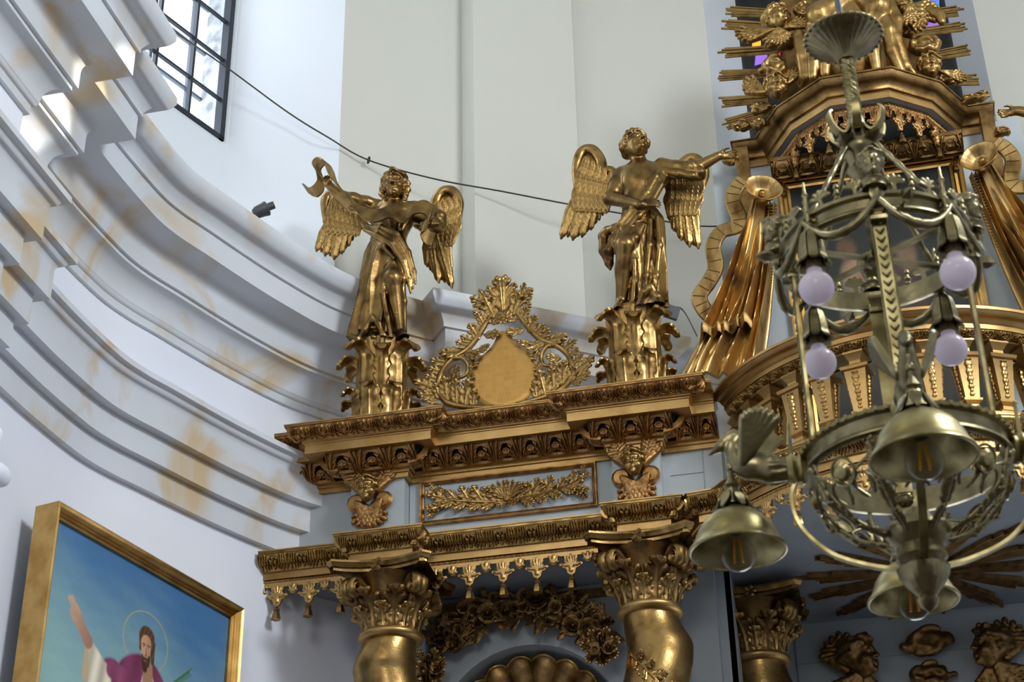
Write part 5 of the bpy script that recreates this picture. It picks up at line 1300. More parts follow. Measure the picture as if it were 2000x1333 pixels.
# ---- relief heads and clouds on the rear wall under the balcony
def blob_cloud(name, label, c, size, seed, mat, group=None, n=9, flat=.45, h=.035):
    rg = np.random.RandomState(seed); E = []
    for k in range(n):
        a = 2 * PI * k / n; E.append(((.55 * math.cos(a) * rg.uniform(.6, 1.1), rg.uniform(-.12, .1), .42 * math.sin(a) * rg.uniform(.6, 1.1)), (rg.uniform(.25, .42), flat * rg.uniform(.5, .8), rg.uniform(.2, .36))))
    def f(P):
        d = ell(P, (0, .05, 0), (.55, flat * .8, .45))
        for cc, r in E: d = smin(d, ell(P, cc, r), .07)
        th = np.arctan2(P[:, 2], P[:, 0]); r = np.hypot(P[:, 0], P[:, 2])
        return (d - .055 * np.sin(2 * th + 13 * r + seed) * np.clip(r * 2, 0, 1)) * .8
    V, F = nets(f, (-1.05, -.75, -.95), (1.05, .75, .95), h)
    return tag(obj(name, mesh(name, V * np.array(size), F, mat, 180), None, c), label, 'cloud', group)
YB = 12.17
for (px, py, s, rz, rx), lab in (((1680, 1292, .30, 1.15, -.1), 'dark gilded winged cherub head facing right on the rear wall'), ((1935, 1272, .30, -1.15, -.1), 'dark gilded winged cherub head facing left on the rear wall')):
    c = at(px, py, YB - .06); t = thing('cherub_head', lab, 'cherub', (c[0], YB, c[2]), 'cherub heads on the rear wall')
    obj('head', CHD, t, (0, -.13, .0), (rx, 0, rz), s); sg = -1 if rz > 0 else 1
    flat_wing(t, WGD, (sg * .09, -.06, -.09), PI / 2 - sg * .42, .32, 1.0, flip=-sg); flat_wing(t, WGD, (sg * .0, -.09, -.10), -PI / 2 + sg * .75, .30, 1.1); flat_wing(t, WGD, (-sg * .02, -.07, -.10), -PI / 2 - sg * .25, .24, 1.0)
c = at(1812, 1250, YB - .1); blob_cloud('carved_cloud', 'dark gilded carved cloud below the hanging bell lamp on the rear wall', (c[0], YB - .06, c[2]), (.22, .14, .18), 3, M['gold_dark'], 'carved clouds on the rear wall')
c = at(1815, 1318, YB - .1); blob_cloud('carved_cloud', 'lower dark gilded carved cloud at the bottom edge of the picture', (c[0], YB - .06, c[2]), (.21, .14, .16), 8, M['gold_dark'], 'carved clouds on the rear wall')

# hanging gilded ornament edge beside the side board under the entablature
c = at(1352, 1275, 11.0); t = thing('hanging_ornament', 'narrow gilded leaf drop on the board right of the vine column', 'ornament', (c[0], 10.98, c[2]))
for k in range(4): put_leaf(t, (0, -.0, .12 - .09 * k), (.0, -.03, .0 - .09 * k), w=.6, k=1.3)

# ------------------------------------------------------------------ brass chandelier
CHX, CHY = 0.125, 3.9
ZR, ZL = float(at(1708, 476, CHY)[2]), float(at(1752, 878, CHY)[2])      # top edges of the two rings
ZB = float(at(1803, 1188, CHY)[2])
ZBELL = float(at(1437, 1085, CHY)[2])
chd = thing('chandelier', 'two-tiered brass chandelier with swan arms, bell shades and globe bulbs', 'chandelier', (CHX, CHY, ZB), rz=R_(3))
zl = lambda z: z - ZB
def pol(r, a, z): return np.array([r * math.cos(a), r * math.sin(a), z])
BR, BL = M['brass'], M['brass_light']
# suspension
b = MB(); b.tube([(0, 0, zl(5.35)), (0, 0, zl(13.6))], .006, 8); b.done('suspension_rod', M['iron_grey'], chd)
for k in range(4):
    z = zl(4.885 + .125 * k); pts = [(.022 * math.cos(t) * (1 if k % 2 else 0), .022 * math.cos(t) * (0 if k % 2 else 1), z + .07 * math.sin(t)) for t in np.linspace(0, 2 * PI, 20, endpoint=False)]
    obj('chain_link', mesh('chain_link', *tube(pts, .008, 7, True), M['iron_grey'], 60), chd)
z = 4.80
MB().lathe([(0, zl(4.86)), (.02, zl(4.855)), (.05, zl(4.835)), (.095, zl(4.805)), (.108, zl(4.79)), (.106, zl(4.784)), (.09, zl(4.775)), (.06, zl(4.75)), (.035, zl(4.725)), (.026, zl(4.70)), (.0, zl(4.70))], 96, flute=lambda a, r, z: 1 + .055 * abs(math.cos(15 * a)) * min(1, r / .06)).done('ceiling_rose', BR, chd, 60)
for k in range(30): obj('rim_bead', bpy.data.meshes.get('rim_bead') or MB().lathe([(0, -.007), (.006, -.004), (.007, 0), (.006, .004), (0, .007)], 8).me('rim_bead', BL), chd, pol(.109, 2 * PI * (k + .5) / 30, zl(4.786)))
V = []
for i in range(60):
    zz_ = 4.71 - .215 * i / 59; tw = i * .30
    for k in range(24):
        a = 2 * PI * k / 24; r = .019 * (1 + .2 * math.cos(4 * (a - tw))) ; V.append((r * math.cos(a), r * math.sin(a), zl(zz_)))
obj('twisted_rod', mesh('twisted_rod', V, [f[::-1] for f in grid_faces(60, 24, wrapv=True)], BL, 60), chd)
MB().lathe([(.014, zl(4.52)), (.02, zl(4.50)), (.028, zl(4.46)), (.036, zl(4.42)), (.05, zl(4.40)), (.052, zl(4.385)), (.05, zl(4.37)), (.04, zl(4.36)), (.034, zl(4.33)), (.045, zl(4.315)), (.03, zl(4.29)), (.016, zl(4.26)), (.022, zl(4.24)), (0, zl(4.22))], 28).done('central_knob', BR, chd)
for k in range(6):
    a = 2 * PI * k / 6 + .5
    pts = spline([pol(.026, a, zl(4.46)), pol(.05, a, zl(4.43)), pol(.075, a, zl(4.45)), pol(.085, a, zl(4.49)), pol(.075, a, zl(4.505))], 5); D = np.tile([-math.sin(a), math.cos(a), 0], (len(pts), 1))
    obj('curled_leaf', mesh('curled_leaf', *ribbon(pts, D, np.linspace(.034, .014, len(pts)), .006), BL, 60), chd)
# upper ring
RU = .243
def ring(name, R, z1, h, parent, extra=0.0):
    return MB().lathe([(R - .006, z1 - .008), (R + .004, z1), (R + .012, z1 - .004), (R + .012, z1 - .014), (R + .002, z1 - .02), (R, z1 - h + .02), (R + .010, z1 - h + .012), (R + .012, z1 - h + .004), (R + .004, z1 - h), (R - .008, z1 - h), (R - .008, z1 - .008), (R - .006, z1 - .008)], 72).done(name, BR, parent)
ru = ring('upper_ring', RU, zl(ZR), .062, chd)
PALM = MB(); PALM.add(*(lambda VF: (np.column_stack([VF[0][:, 1], -VF[0][:, 2], VF[0][:, 0]]), [f[::-1] for f in VF[1]]))(relief(lambda P: sd_caps2(P, [(0, 0, .04, 0, .006, .007)] + [(.018, 0, .018 + .026 * math.cos(t), .026 * math.sin(t), .004, .0065) for t in (-1.2, -.6, 0, .6, 1.2)]), (-.01, -.04), (.06, .04), .0028, lambda p, d: .003 + .5 * np.sqrt(np.maximum(-d, 0) * .004), -.003)))
PALM = PALM.me('palmette', BR, 60)
SPIRE = MB().lathe([(0, 0), (.008, .0), (.006, .008), (.011, .014), (.006, .022), (.004, .03), (.008, .036), (.005, .046), (0, .05)], 10).me('spire', BL)
for k in range(32):
    a = 2 * PI * k / 32
    obj('palmette' if k % 2 else 'spire', PALM if k % 2 else SPIRE, ru, pol(RU + .004, a, zl(ZR)), (0, 0, a + PI / 2))
BUSTH = head_me('bust', 'short', False, BR, 3, .05)
for k in range(4):
    a = -PI / 2 + k * PI / 2
    bt = MB().lathe([(0, 0), (.022, 0), (.02, .01), (.024, .02), (.018, .03), (.010, .036), (.009, .046), (0, .05)], 14).done('bust_base', BR, ru, loc=pol(RU + .012, a, zl(ZR) + .0), scale=(1.5, 1.5, 1))
    h = obj('bust', BUSTH, ru, pol(RU + .012, a, zl(ZR) + .078), (0, 0, a + PI / 2), .08)
HUBZ = zl(ZR - .05)
for k in range(6):
    a = k * PI / 3 + .4; t = np.array([-math.sin(a), math.cos(a), 0]); p0, p1 = pol(.02, a, HUBZ), pol(RU - .004, a, HUBZ); w = t * .009; h = np.array([0, 0, .004])
    MB().hexa([p0 - w - h, p1 - w - h, p1 + w - h, p0 + w - h, p0 - w + h, p1 - w + h, p1 + w + h, p0 + w + h]).done('spoke', BR, ru)
MB().lathe([(0, -.03), (.012, -.028), (.02, -.014), (.034, -.01), (.034, .008), (.018, .016), (.01, .04), (0, .05)], 18).done('hub', BR, ru, loc=(0, 0, HUBZ))
# rods from the knob to the ring
for k in range(4):
    a = PI / 4 + k * PI / 2; p0, p1 = pol(.05, a, zl(4.385)), pol(RU - .01, a, zl(ZR)); n = 26; P = np.array([p0 + (p1 - p0) * i / n for i in range(n + 1)])
    obj('suspension_arm', mesh('suspension_arm', *tube(P, [.0055 + .004 * abs(math.sin(i * .75)) for i in range(n + 1)], 8), BR, 60), chd)
    MB().lathe([(0, -.01), (.018, -.004), (.03, .006), (.018, .012), (0, .014)], 12, flute=lambda a, r, z: 1 + .2 * math.cos(6 * a)).done('flower_cap', BR, chd, loc=p0 + np.array([0, 0, .012]))
# vertical straps joining the rings, with chased leaf pattern
CHEV = MB()
for i in range(22):
    z = -.02 - .024 * i
    for s in (1, -1): CHEV.tube([(0, -.0045, z - .012), (s * .011, -.0035, z)], [.0035, .0016], 5)
CHEV = CHEV.me('chased_leaf', BR)
for k in range(4):
    a = -PI / 2 + k * PI / 2; t = np.array([-math.sin(a), math.cos(a), 0]); rr = np.array([math.cos(a), math.sin(a), 0]); top, bot = zl(ZR - .03), zl(ZL - .02); r0 = .222
    P8 = [rr * (r0 + d) + t * s * .021 + np.array([0, 0, z]) for z in (bot, top) for d, s in ((.004, -1), (.004, 1), (-.004, 1), (-.004, -1))]
    st = MB().hexa(P8).done('strap', BL, chd)
    obj('chased_leaf', CHEV, st, rr * (r0 + .004) + np.array([0, 0, top]), (0, 0, a + PI / 2), (1, 1, (top - bot) / .56))
    for s in (1, -1): MB().tube([rr * (r0 + .005) + t * s * .0185 + np.array([0, 0, top]), rr * (r0 + .005) + t * s * .0185 + np.array([0, 0, bot])], .0025, 5).done('strap_edge', BR, st)
    MB().lathe([(.0, .0), (.03, 0), (.032, .01), (.022, .018), (.026, .03), (.034, .04), (.03, .05), (0, .052)], 4, ph=PI / 4).done('strap_head', BR, chd, loc=rr * (r0 + .008) + np.array([0, 0, zl(ZR - .085)]), rot=(0, 0, a))
    MB().lathe([(0, 0), (.012, .01), (.018, .03), (.012, .06), (0, .075)], 10, flute=lambda a, r, z: 1 + .2 * math.cos(5 * a)).done('crest_leaf', BR, chd, loc=rr * (RU + .018) + np.array([0, 0, zl(ZR - .05)]))
# swags and globe lamps at the diagonals
SOCK = MB().lathe([(0, .06), (.016, .058), (.02, .045), (.021, -.02), (.019, -.032), (0, -.033)], 18).me('socket', M['socket'])
PET = MB()
for k in range(8):
    a = 2 * PI * k / 8; pts = spline([pol(.012, a, .085), pol(.024, a, .07), pol(.031, a, .03), pol(.034, a, .0), pol(.046, a, -.016)], 4); D = np.tile([-math.sin(a), math.cos(a), 0], (len(pts), 1))
    PET.add(*ribbon(pts, D, np.interp(np.linspace(0, 1, len(pts)), [0, .4, .8, 1], [.010, .022, .026, .012]), .005))
PET.lathe([(0, .15), (.006, .148), (.011, .138), (.006, .126), (.005, .115), (.012, .108), (.008, .098), (.016, .085), (.02, .07), (0, .07)], 14)
PET = PET.me('leaf_cup', BR, 60)
GLOBE = MB().lathe([(0, -.098)] + [(.045 * math.sin(t), -.053 - .045 * math.cos(t)) for t in np.linspace(.15, 2.5, 18)] + [(.02, -.012), (.02, 0), (0, 0)], 28).me('globe_bulb', M['milk_glass'], 180)
for k in range(4):
    a = PI / 4 + k * PI / 2 + (.06 if k in (0, 2) else -.06); pz = zl(ZR) - .155
    lp = obj('globe_lamp', PET, chd, pol(.262, a, pz), (0, 0, a)); obj('socket', SOCK, lp, (0, 0, .0)); obj('globe_bulb', GLOBE, lp, (0, 0, -.03))
    MB().tube(spline([pol(.245, a, zl(ZR) - .03), pol(.262, a, zl(ZR) - .01), pol(.262, a, zl(ZR) - .03)], 4), .006, 7).done('lamp_arm', BR, chd)
    MB().lathe([(0, 0), (.008, .0), (.005, .01), (.005, .05), (.009, .06), (.004, .07), (.003, .10), (0, .105)], 10).done('lamp_finial', BL, chd, loc=pol(.262, a, pz + .14))
for k in range(8):
    a0 = -PI / 2 + k * PI / 4; a1 = a0 + PI / 4; n = 16; P = []; r = []
    for i in range(n + 1):
        u = i / n; P.append(pol(RU + .022, a0 + (a1 - a0) * u, zl(ZR) - .03 - .085 * 4 * u * (1 - u))); r.append(.006 + .007 * math.sin(PI * u) + .002 * (i % 2))
    obj('swag', mesh('swag', *tube(P, r, 8), BR, 60), chd)
for a in (PI, 0, PI * .5, PI * 1.5):
    MB().lathe([(0, 0), (.006, 0), (.005, .02), (.013, .03), (.017, .045), (.010, .062), (0, .075)], 10, flute=lambda a, r, z: 1 + .12 * math.cos(5 * a)).done('bud_finial', BR, chd, loc=pol(RU + .01, a + .25, zl(ZR - .05)), rot=Vector(pol(1, a + .25, 0)).to_track_quat('Z', 'Y').to_euler())
# lower ring and openwork bowl
RL = .247
rl = ring('lower_ring', RL, zl(ZL), .068, chd)
DENT = MB().box((-.004, -.006, -.006), (.004, .003, .006)).me('bead', BL)
for k in range(64): obj('bead', DENT, rl, pol(RL + .012, 2 * PI * k / 64, zl(ZL) - .009), (0, 0, 2 * PI * k / 64 + PI / 2))
GB = leaf_mesh('bowl_leaf', BR, 1.0, .5, 4, .4, curl=.5, res=26)
ZQ = 3.215
def bowl(t, r=RL): return (r * math.cos(t) + .0, zl(ZL - .06) - (ZL - .06 - ZQ) * math.sin(t))
for k in range(8):
    a = 2 * PI * k / 8 + PI / 8; t_ = np.array([-math.sin(a), math.cos(a), 0])
    P = [pol(bowl(t)[0], a, bowl(t)[1]) for t in np.linspace(0, 1.38, 18)]
    rb = obj('bowl_rib', mesh('bowl_rib', *tube(P, .0055, 7), BR, 60), chd)
    for (t0, t1, w) in ((.05, .55, .8), (.5, .95, .8), (.9, 1.25, .7)):
        p, q = np.array(pol(bowl(t0)[0] + .004, a, bowl(t0)[1])), np.array(pol(bowl(t1)[0] + .012, a, bowl(t1)[1])); f = pol(1, a, -.5 - t0); R, ln = orient(q, p, f)
        obj('bowl_leaf', GB, rb, q, R, (ln, ln * w, ln))
    for s in (1, -1):
        Q = []
        for i in range(22):
            u = i / 21; tt = .25 + .55 * u; aa = a + s * (PI / 8) * (math.sin(u * PI) * .9); 
            if u > .6: tt = .58 + .16 * math.cos((u - .6) * 14); aa = a + s * (PI / 8) * (.55 + .30 * math.sin((u - .6) * 14))
            Q.append(pol(bowl(tt)[0] + .002, aa, bowl(tt)[1]))
        obj('bowl_scroll', mesh('bowl_scroll', *tube(Q, .0042, 6), BR, 60), rb)
MEDAL = MB().lathe([(0, .012), (.016, .010), (.024, .002), (.022, -.004), (0, -.006)], 16).me('medallion', BL)
for k in range(8):
    a = 2 * PI * k / 8; x, z = bowl(.35); obj('medallion', MEDAL, chd, pol(x + .004, a, z), Vector(pol(1, a, -.5)).to_track_quat('Z', 'Y').to_euler())
    pts = [pol(x + .002, a, z) + np.array([-math.sin(a), math.cos(a), 0]) * .034 * math.cos(q) + np.array(pol(-.35, a, -.94)) * .034 * math.sin(q) for q in np.linspace(0, 2 * PI, 20, endpoint=False)]
    obj('medallion_ring', mesh('medallion_ring', *tube(pts, .004, 6, True), BR, 60), chd)
MB().lathe([(0, zl(3.30)), (.03, zl(3.295)), (.04, zl(3.27)), (.075, zl(3.25)), (.08, zl(3.235)), (.07, zl(3.215)), (.055, zl(3.20)), (.058, zl(3.185)), (.062, zl(3.17)), (.05, zl(3.155)), (.06, zl(3.145)), (.058, zl(3.13)), (.045, zl(3.105)), (.028, zl(3.085)), (.02, zl(3.075)), (.026, zl(3.065)), (.02, zl(3.05)), (.008, zl(3.04)), (0, zl(3.035))], 48, flute=lambda a, r, z: 1 + (.06 * abs(math.cos(10 * a)) if zl(3.075) < z < zl(3.15) or z > zl(3.22) else 0)).done('bottom_boss', BR, chd, 50)
# swan arms with bell lamps
def swan(P):
    d = ell(P, (.125, 0, .02), (.055, .03, .04))
    d = smin(d, cap(P, (.0, 0, -.005), (.08, 0, .0), .026, .036), .02)
    d = smin(d, chain(P, [(.16, 0, .03), (.175, 0, .06), (.17, 0, .085), (.155, 0, .10)], [.026, .02, .016, .014]), .015)
    d = smin(d, chain(P, [(.155, 0, .10), (.17, 0, .112), (.19, 0, .10), (.205, 0, .08)], [.014, .015, .014, .012]), .01)
    d = smin(d, cap(P, (.205, 0, .08), (.235, 0, .06), .014, .004), .008)
    ang = np.arctan2(P[:, 1], P[:, 2]); return d + .003 * np.cos(10 * ang) * (P[:, 0] < .09) 
V, F = nets(swan, (-.05, -.06, -.06), (.26, .06, .14), .006); SWAN = mesh('swan', V, F, BR, 180)
segs = []
for k in range(8):
    a = .55 + .13 * k; segs.append((0, 0, (.15 - .009 * k) * math.cos(a), (.15 - .009 * k) * math.sin(a), .02, .010))
V, F = relief(lambda P: sd_caps2(P, segs), (-.03, -.03), (.16, .18), .0048, lambda p, d: .003 + .008 * seg_h(p, segs), -.004); 
SW = mesh('swan_wing', np.column_stack([-V[:, 0] * .75 + .0, V[:, 2], V[:, 1] * 1.15]), [f[::-1] for f in F], BR, 55)
bp = [(.118, -.002), (.120, .004), (.116, .010), (.110, .016), (.103, .032), (.094, .056), (.078, .078), (.058, .096), (.040, .106), (.030, .116), (.026, .13), (0, .132)]
bi = [(.116, -.002), (.106, .012), (.097, .032), (.088, .054), (.072, .074), (.052, .09), (.034, .1), (0, .104)]
BELLS = MB().lathe(bp, 40).lathe(bi[::1], 40).me('bell_shade', BL, 40)
BRIM = MB().tube([(.118 * math.cos(t), .118 * math.sin(t), 0) for t in np.linspace(0, 2 * PI, 48, endpoint=False)], .004, 8, True).me('shade_rim', BL)
BTOP = MB().lathe([(.034, .118), (.03, .13), (.022, .15), (.014, .17), (.02, .176), (.014, .186), (.008, .20), (0, .21)], 20, flute=lambda a, r, z: 1 + .12 * abs(math.cos(4 * a))).me('shade_cap', BR)
BLEAF = MB()
for k in range(6):
    a = 2 * PI * k / 6; pts = spline([pol(.014, a, .16), pol(.03, a, .148), pol(.04, a, .125), pol(.054, a, .104)], 4); D = np.tile([-math.sin(a), math.cos(a), 0], (len(pts), 1)); BLEAF.add(*ribbon(pts, D, np.interp(np.linspace(0, 1, len(pts)), [0, .5, 1], [.012, .028, .008]), .004))
BLEAF = BLEAF.me('shade_leaf', BR)
BULB = MB().lathe([(0, -.052)] + [(.044 * math.sin(t), -.008 - .044 * math.cos(t)) for t in np.linspace(.12, 2.25, 18)] + [(.022, .04), (.016, .055), (.015, .075)], 28).me('glass_bulb', M['bulb_glass'], 180)
BSOC = MB().lathe([(0, .10), (.022, .10), (.022, .07), (.018, .06), (.016, .048), (0, .048)], 16).me('bulb_socket', M['iron'])
FIL = MB()
for k in range(4):
    a = PI / 4 + k * PI / 2; FIL.tube([pol(.009, a, .035), pol(.015, a, -.026)], .0028, 6)
FIL = FIL.me('filament', M['filament'])
HOOK = MB().tube(spline([(0, 0, .20), (.0, 0, .24), (.004, 0, .27), (0, 0, .30)], 4), .006, 8).lathe([(0, .225), (.01, .23), (.012, .24), (.01, .25), (0, .255)], 10).me('hook', BR)
ZSW = ZL - .028
for k in range(4):
    a = -PI / 2 + k * PI / 2
    s = obj('swan_arm', SWAN, chd, pol(.25, a, zl(ZSW)), (0, 0, a), 1.0)
    for q in (1, -1): obj('swan_wing', SW, s, (.15, q * .03, .03), (q * -.35, 0, 0), (1, q, 1))
    MB().lathe([(.024, -.02), (.036, -.012), (.04, 0), (.034, .01), (.044, .02), (.036, .034), (.02, .04)], 16).done('arm_collar', BL, s, loc=(.01, 0, -.004), rot=(0, PI / 2, 0))
    bl = obj('bell_shade', BELLS, chd, pol(.435, a, zl(ZBELL)), (0, 0, a))
    for nm, me in (('shade_rim', BRIM), ('shade_cap', BTOP), ('shade_leaf', BLEAF), ('glass_bulb', BULB), ('bulb_socket', BSOC), ('filament', FIL)): obj(nm, me, bl)
    hz = zl(ZSW) + .06 - (zl(ZBELL) + .20); obj('hook', HOOK, bl, (0, 0, .20 - .20 * max(hz, .02) / .10), scale=(1, 1, max(hz, .02) / .10))
    pts = spline([pol(.27, a, zl(ZL - .05)), pol(.292, a, zl(ZL - .11)), pol(.275, a, zl(ZL - .19)), pol(.21, a, zl(ZL - .265)), pol(.12, a, zl(ZL - .305)), pol(.05, a, zl(ZL - .32))], 6)
    D = np.tile([-math.sin(a), math.cos(a), 0], (len(pts), 1)); obj('lower_hoop', mesh('lower_hoop', *ribbon(pts, D, .02, .008), BL, 60), chd)
    MB().tube([pol(.28, a, zl(ZL + .10)), pol(.28, a, zl(ZL - .06))], [.004, .008], 8).done('spike', BL, chd)

# ------------------------------------------------------------------ crown above the canopy
YC = 10.55
def bundle(x0, y0, x1, y1, label, Y=10.85, n=6):
    a, b = at(x0, y0, Y), at(x1, y1, Y); rg = random.Random(int(x0 * 7 + y0)); d = (b - a); L = np.linalg.norm(d); d /= L; u = np.cross(d, [0, 1, 0])
    t = thing('ray_bundle', label, 'gilded rays', (a + b) / 2, 'gilded ray bundles around the crown'); m = (a + b) / 2
    for k in range(n):
        o = (k - (n - 1) / 2) * .017; s = rg.uniform(0, .16) * L; fan = 1 + .0
        p, q = b + u * o * .8 - m, a + d * s + u * o * 1.08 - m
        tt = u * .006; w = np.array([0, .008, 0]); zz_ = np.array([0, rg.uniform(-.006, .006), 0])
        MB().hexa([p - tt - w + zz_, q - tt - w + zz_, q + tt - w + zz_, p + tt - w + zz_, p - tt + w + zz_, q - tt + w + zz_, q + tt + w + zz_, p + tt + w + zz_]).done('ray', M['gold'], t, 20)
NUM = ('topmost', 'second', 'third', 'fourth', 'fifth', 'lowest')
for i, (x0, y0, x1, y1) in enumerate(((1416, 22, 1510, 26), (1408, 47, 1510, 52), (1401, 104, 1520, 96), (1397, 148, 1500, 142), (1400, 200, 1500, 192), (1408, 246, 1500, 218))):
    bundle(x0, y0, x1, y1, 'gilded bundle of rays left of the crown, %s from above' % NUM[i])
for i, (x0, y0, x1, y1) in enumerate(((1884, 20, 1790, 32), (1892, 50, 1790, 64), (1900, 96, 1800, 114), (1914, 156, 1810, 160))):
    bundle(x0, y0, x1, y1, 'gilded bundle of rays right of the crown, %s from above' % NUM[i])
# robe of the central figure above the canopy
def robe(P):
    C = lambda x, y, dy=0.0: at(x, y, YC + dy)
    d = chain(P, [C(1655, 128, .1), C(1650, 60, .1), C(1655, -30, .15)], [.30, .27, .22])
    for pts, r in (([(1618, 60, -.12), (1600, 30, -.15), (1640, 5, -.1)], [.07, .10, .1]), ([(1700, 50, -.12), (1712, 15, -.16), (1680, -10, -.1)], [.07, .10, .1]),
                   ([(1560, 70, -.06), (1568, 110, -.08), (1572, 150, -.06), (1566, 165, -.02)], [.05, .055, .045, .03]), ([(1585, 50, -.1), (1590, 100, -.13), (1588, 150, -.1)], [.05, .06, .04]), ([(1610, 50, -.14), (1614, 100, -.16), (1612, 145, -.12)], [.05, .055, .04]),
                   ([(1718, 20, -.12), (1735, 60, -.14), (1742, 100, -.13), (1760, 140, -.09)], [.05, .06, .05, .04]), ([(1735, 5, -.08), (1752, 40, -.1), (1750, 75, -.11), (1770, 130, -.06), (1785, 145, -.03)], [.05, .05, .045, .04, .03]), ([(1690, 60, -.15), (1705, 95, -.16), (1712, 135, -.12)], [.05, .055, .04]), ([(1650, 60, -.16), (1655, 130, -.14)], [.05, .045])):
        d = smin(d, chain(P, [C(*q) for q in pts], r, .02), .02)
    return d
c0 = at(1660, 130, YC + .1); rbs = thing('draped_figure', 'lower part of a seated gilded figure in folded robes above the canopy', 'statue', (c0[0], YC + .1, 9.6))
V, F = nets(robe, (c0[0] - .62, YC - .5, 9.58), (c0[0] + .62, YC + .55, 10.75), .012)
obj('robe', mesh('robe', V - np.array([c0[0], YC + .1, 9.6]), F, M['gold'], 180), rbs)
# sleeve cup left and foot
def lump(name, label, cat, px, py, dy, size, fn_seed, mat=M['gold'], group='carved clouds on the crown', n=8):
    c = at(px, py, YC + dy); o = blob_cloud(name, label, c, size, fn_seed, mat, group, n, .6, .04); o['category'] = cat; return o
lump('carved_cloud', 'gilded carved cloud swelling above the left cherub face', 'cloud', 1514, 132, .0, (.15, .13, .15), 21)
lump('carved_cloud', 'small gilded carved cloud below the left cherub face', 'cloud', 1490, 212, .05, (.13, .10, .08), 22)
lump('carved_cloud', 'gilded carved cloud at the far left end of the canopy roof', 'cloud', 1452, 246, .15, (.10, .09, .075), 23)
lump('carved_cloud', 'small round gilded cloud on the left canopy roof edge', 'cloud', 1482, 242, .08, (.065, .07, .08), 24)
lump('carved_cloud', 'rose-shaped gilded cloud above the right cherub face', 'cloud', 1806, 88, .0, (.16, .13, .15), 25, n=11)
lump('carved_cloud', 'gilded cloud scroll right of the right cherub face', 'cloud', 1856, 156, .05, (.13, .10, .07), 26)
lump('carved_cloud', 'gilded carved cloud at the far right end of the canopy roof', 'cloud', 1902, 192, .12, (.14, .09, .07), 27)
lump('carved_cloud', 'gilded carved cloud cushion under the upper left winged cherub', 'cloud', 1528, 84, .02, (.17, .13, .08), 28)
lump('carved_cloud', 'gilded carved cloud cushion near the right edge below a feathered wing', 'cloud', 1778, 58, .02, (.11, .12, .10), 29)
lump('carved_cloud', 'gilded carved cloud at the top edge left of the seated figure', 'cloud', 1572, 20, -.02, (.11, .12, .13), 30)
lump('carved_cloud', 'gilded carved cloud at the top edge right of the seated figure', 'cloud', 1758, 8, .0, (.13, .12, .10), 31)
lump('carved_cloud', 'pale gilded rounded cloud on the bracket behind the pointing hand', 'cloud', 1424, 312, .22, (.075, .08, .085), 32)
lump('carved_cloud', 'pale gilded rounded cloud beside the hand at the right edge', 'cloud', 1958, 258, .22, (.085, .08, .075), 33)
def crown_cherub(px, py, dy, s, rot, label, wings):
    c = at(px, py, YC + dy); t = thing('winged_cherub', label, 'cherub', c, 'cherubs of the crown')
    obj('head', CH, t, (0, 0, 0), rot, s)
    for p, a, L, w in wings: flat_wing(t, WGG, p, a, L, w)
crown_cherub(1516, 172, -.05, .22, (-.05, 0, .15), 'smiling gilded cherub face with two wings on the left canopy edge', (((-.06, .05, -.02), 2.45, .26, .8), ((.06, .05, .02), 1.05, .22, .8)))
crown_cherub(1518, 38, -.02, .25, (-.25, .1, .75), 'gilded cherub looking right with a feathered collar at the upper left of the crown', (((-.02, .02, -.12), 3.05, .33, .6), ((.04, .0, -.12), .35, .22, .8), ((.0, -.05, -.14), -1.2, .16, 1.1), ((.0, -.05, -.14), -2.0, .16, 1.1)))
crown_cherub(1816, 132, -.03, .21, (.05, 0, .15), 'gilded cherub face peering over the right canopy edge', (((.06, .05, -.03), -.35, .22, .6),))
c = at(1790, 22, YC); t = thing('feathered_wing', 'gilded feathered wing at the upper right of the crown', 'wing', c)
flat_wing(t, WGG, (-.12, 0, .02), -.15, .32, .8); flat_wing(t, WGG, (-.10, -.04, .0), -.9, .26, .8); flat_wing(t, WGG, (-.06, -.06, .02), -1.5, .2, 1.0)
MB().add(*nets(lambda P: chain(P, [np.array((.10, 0, -.02)), np.array((.16, -.02, -.10)), np.array((.17, -.03, -.17))], [.05, .045, .03]), (0, -.12, -.25), (.28, .1, .08), .012)).done('forearm', M['gold'], t, 180)
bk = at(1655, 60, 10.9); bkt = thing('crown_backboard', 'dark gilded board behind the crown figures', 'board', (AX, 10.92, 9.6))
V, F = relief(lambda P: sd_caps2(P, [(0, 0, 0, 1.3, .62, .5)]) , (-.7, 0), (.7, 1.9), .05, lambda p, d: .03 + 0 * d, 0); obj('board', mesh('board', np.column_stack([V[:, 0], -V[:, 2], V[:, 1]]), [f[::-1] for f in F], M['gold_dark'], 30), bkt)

# the right wing of the altar repeats the left one, mirrored on the axis; only the angel's arm reaches into the picture
def mirror_thing(root, label):
    def cp(o, par):
        c = o.copy(); COL.objects.link(c); c.parent = par
        for ch in list(o.children): cp(ch, c)
        return c
    r = cp(root, None); r.location.x = 2 * AX - root.location.x; r.scale.x = -root.scale.x; r.rotation_euler.z = -root.rotation_euler.z
    r['label'] = label; return r
mirror_thing(A2, 'gilded angel at the right picture edge, only its reaching arm and hand in view')
for o in [o for o in bpy.data.objects if o.parent is None]:
    if o.name == 'acanthus_pedestal.001': mirror_thing(o, 'gilded acanthus leaf pedestal beyond the right picture edge')
mirror_thing(upc, 'gilded upper cornice on the right wing of the altar beyond the picture edge')
mirror_thing(attic, 'pale blue attic storey on the right wing of the altar beyond the picture edge')

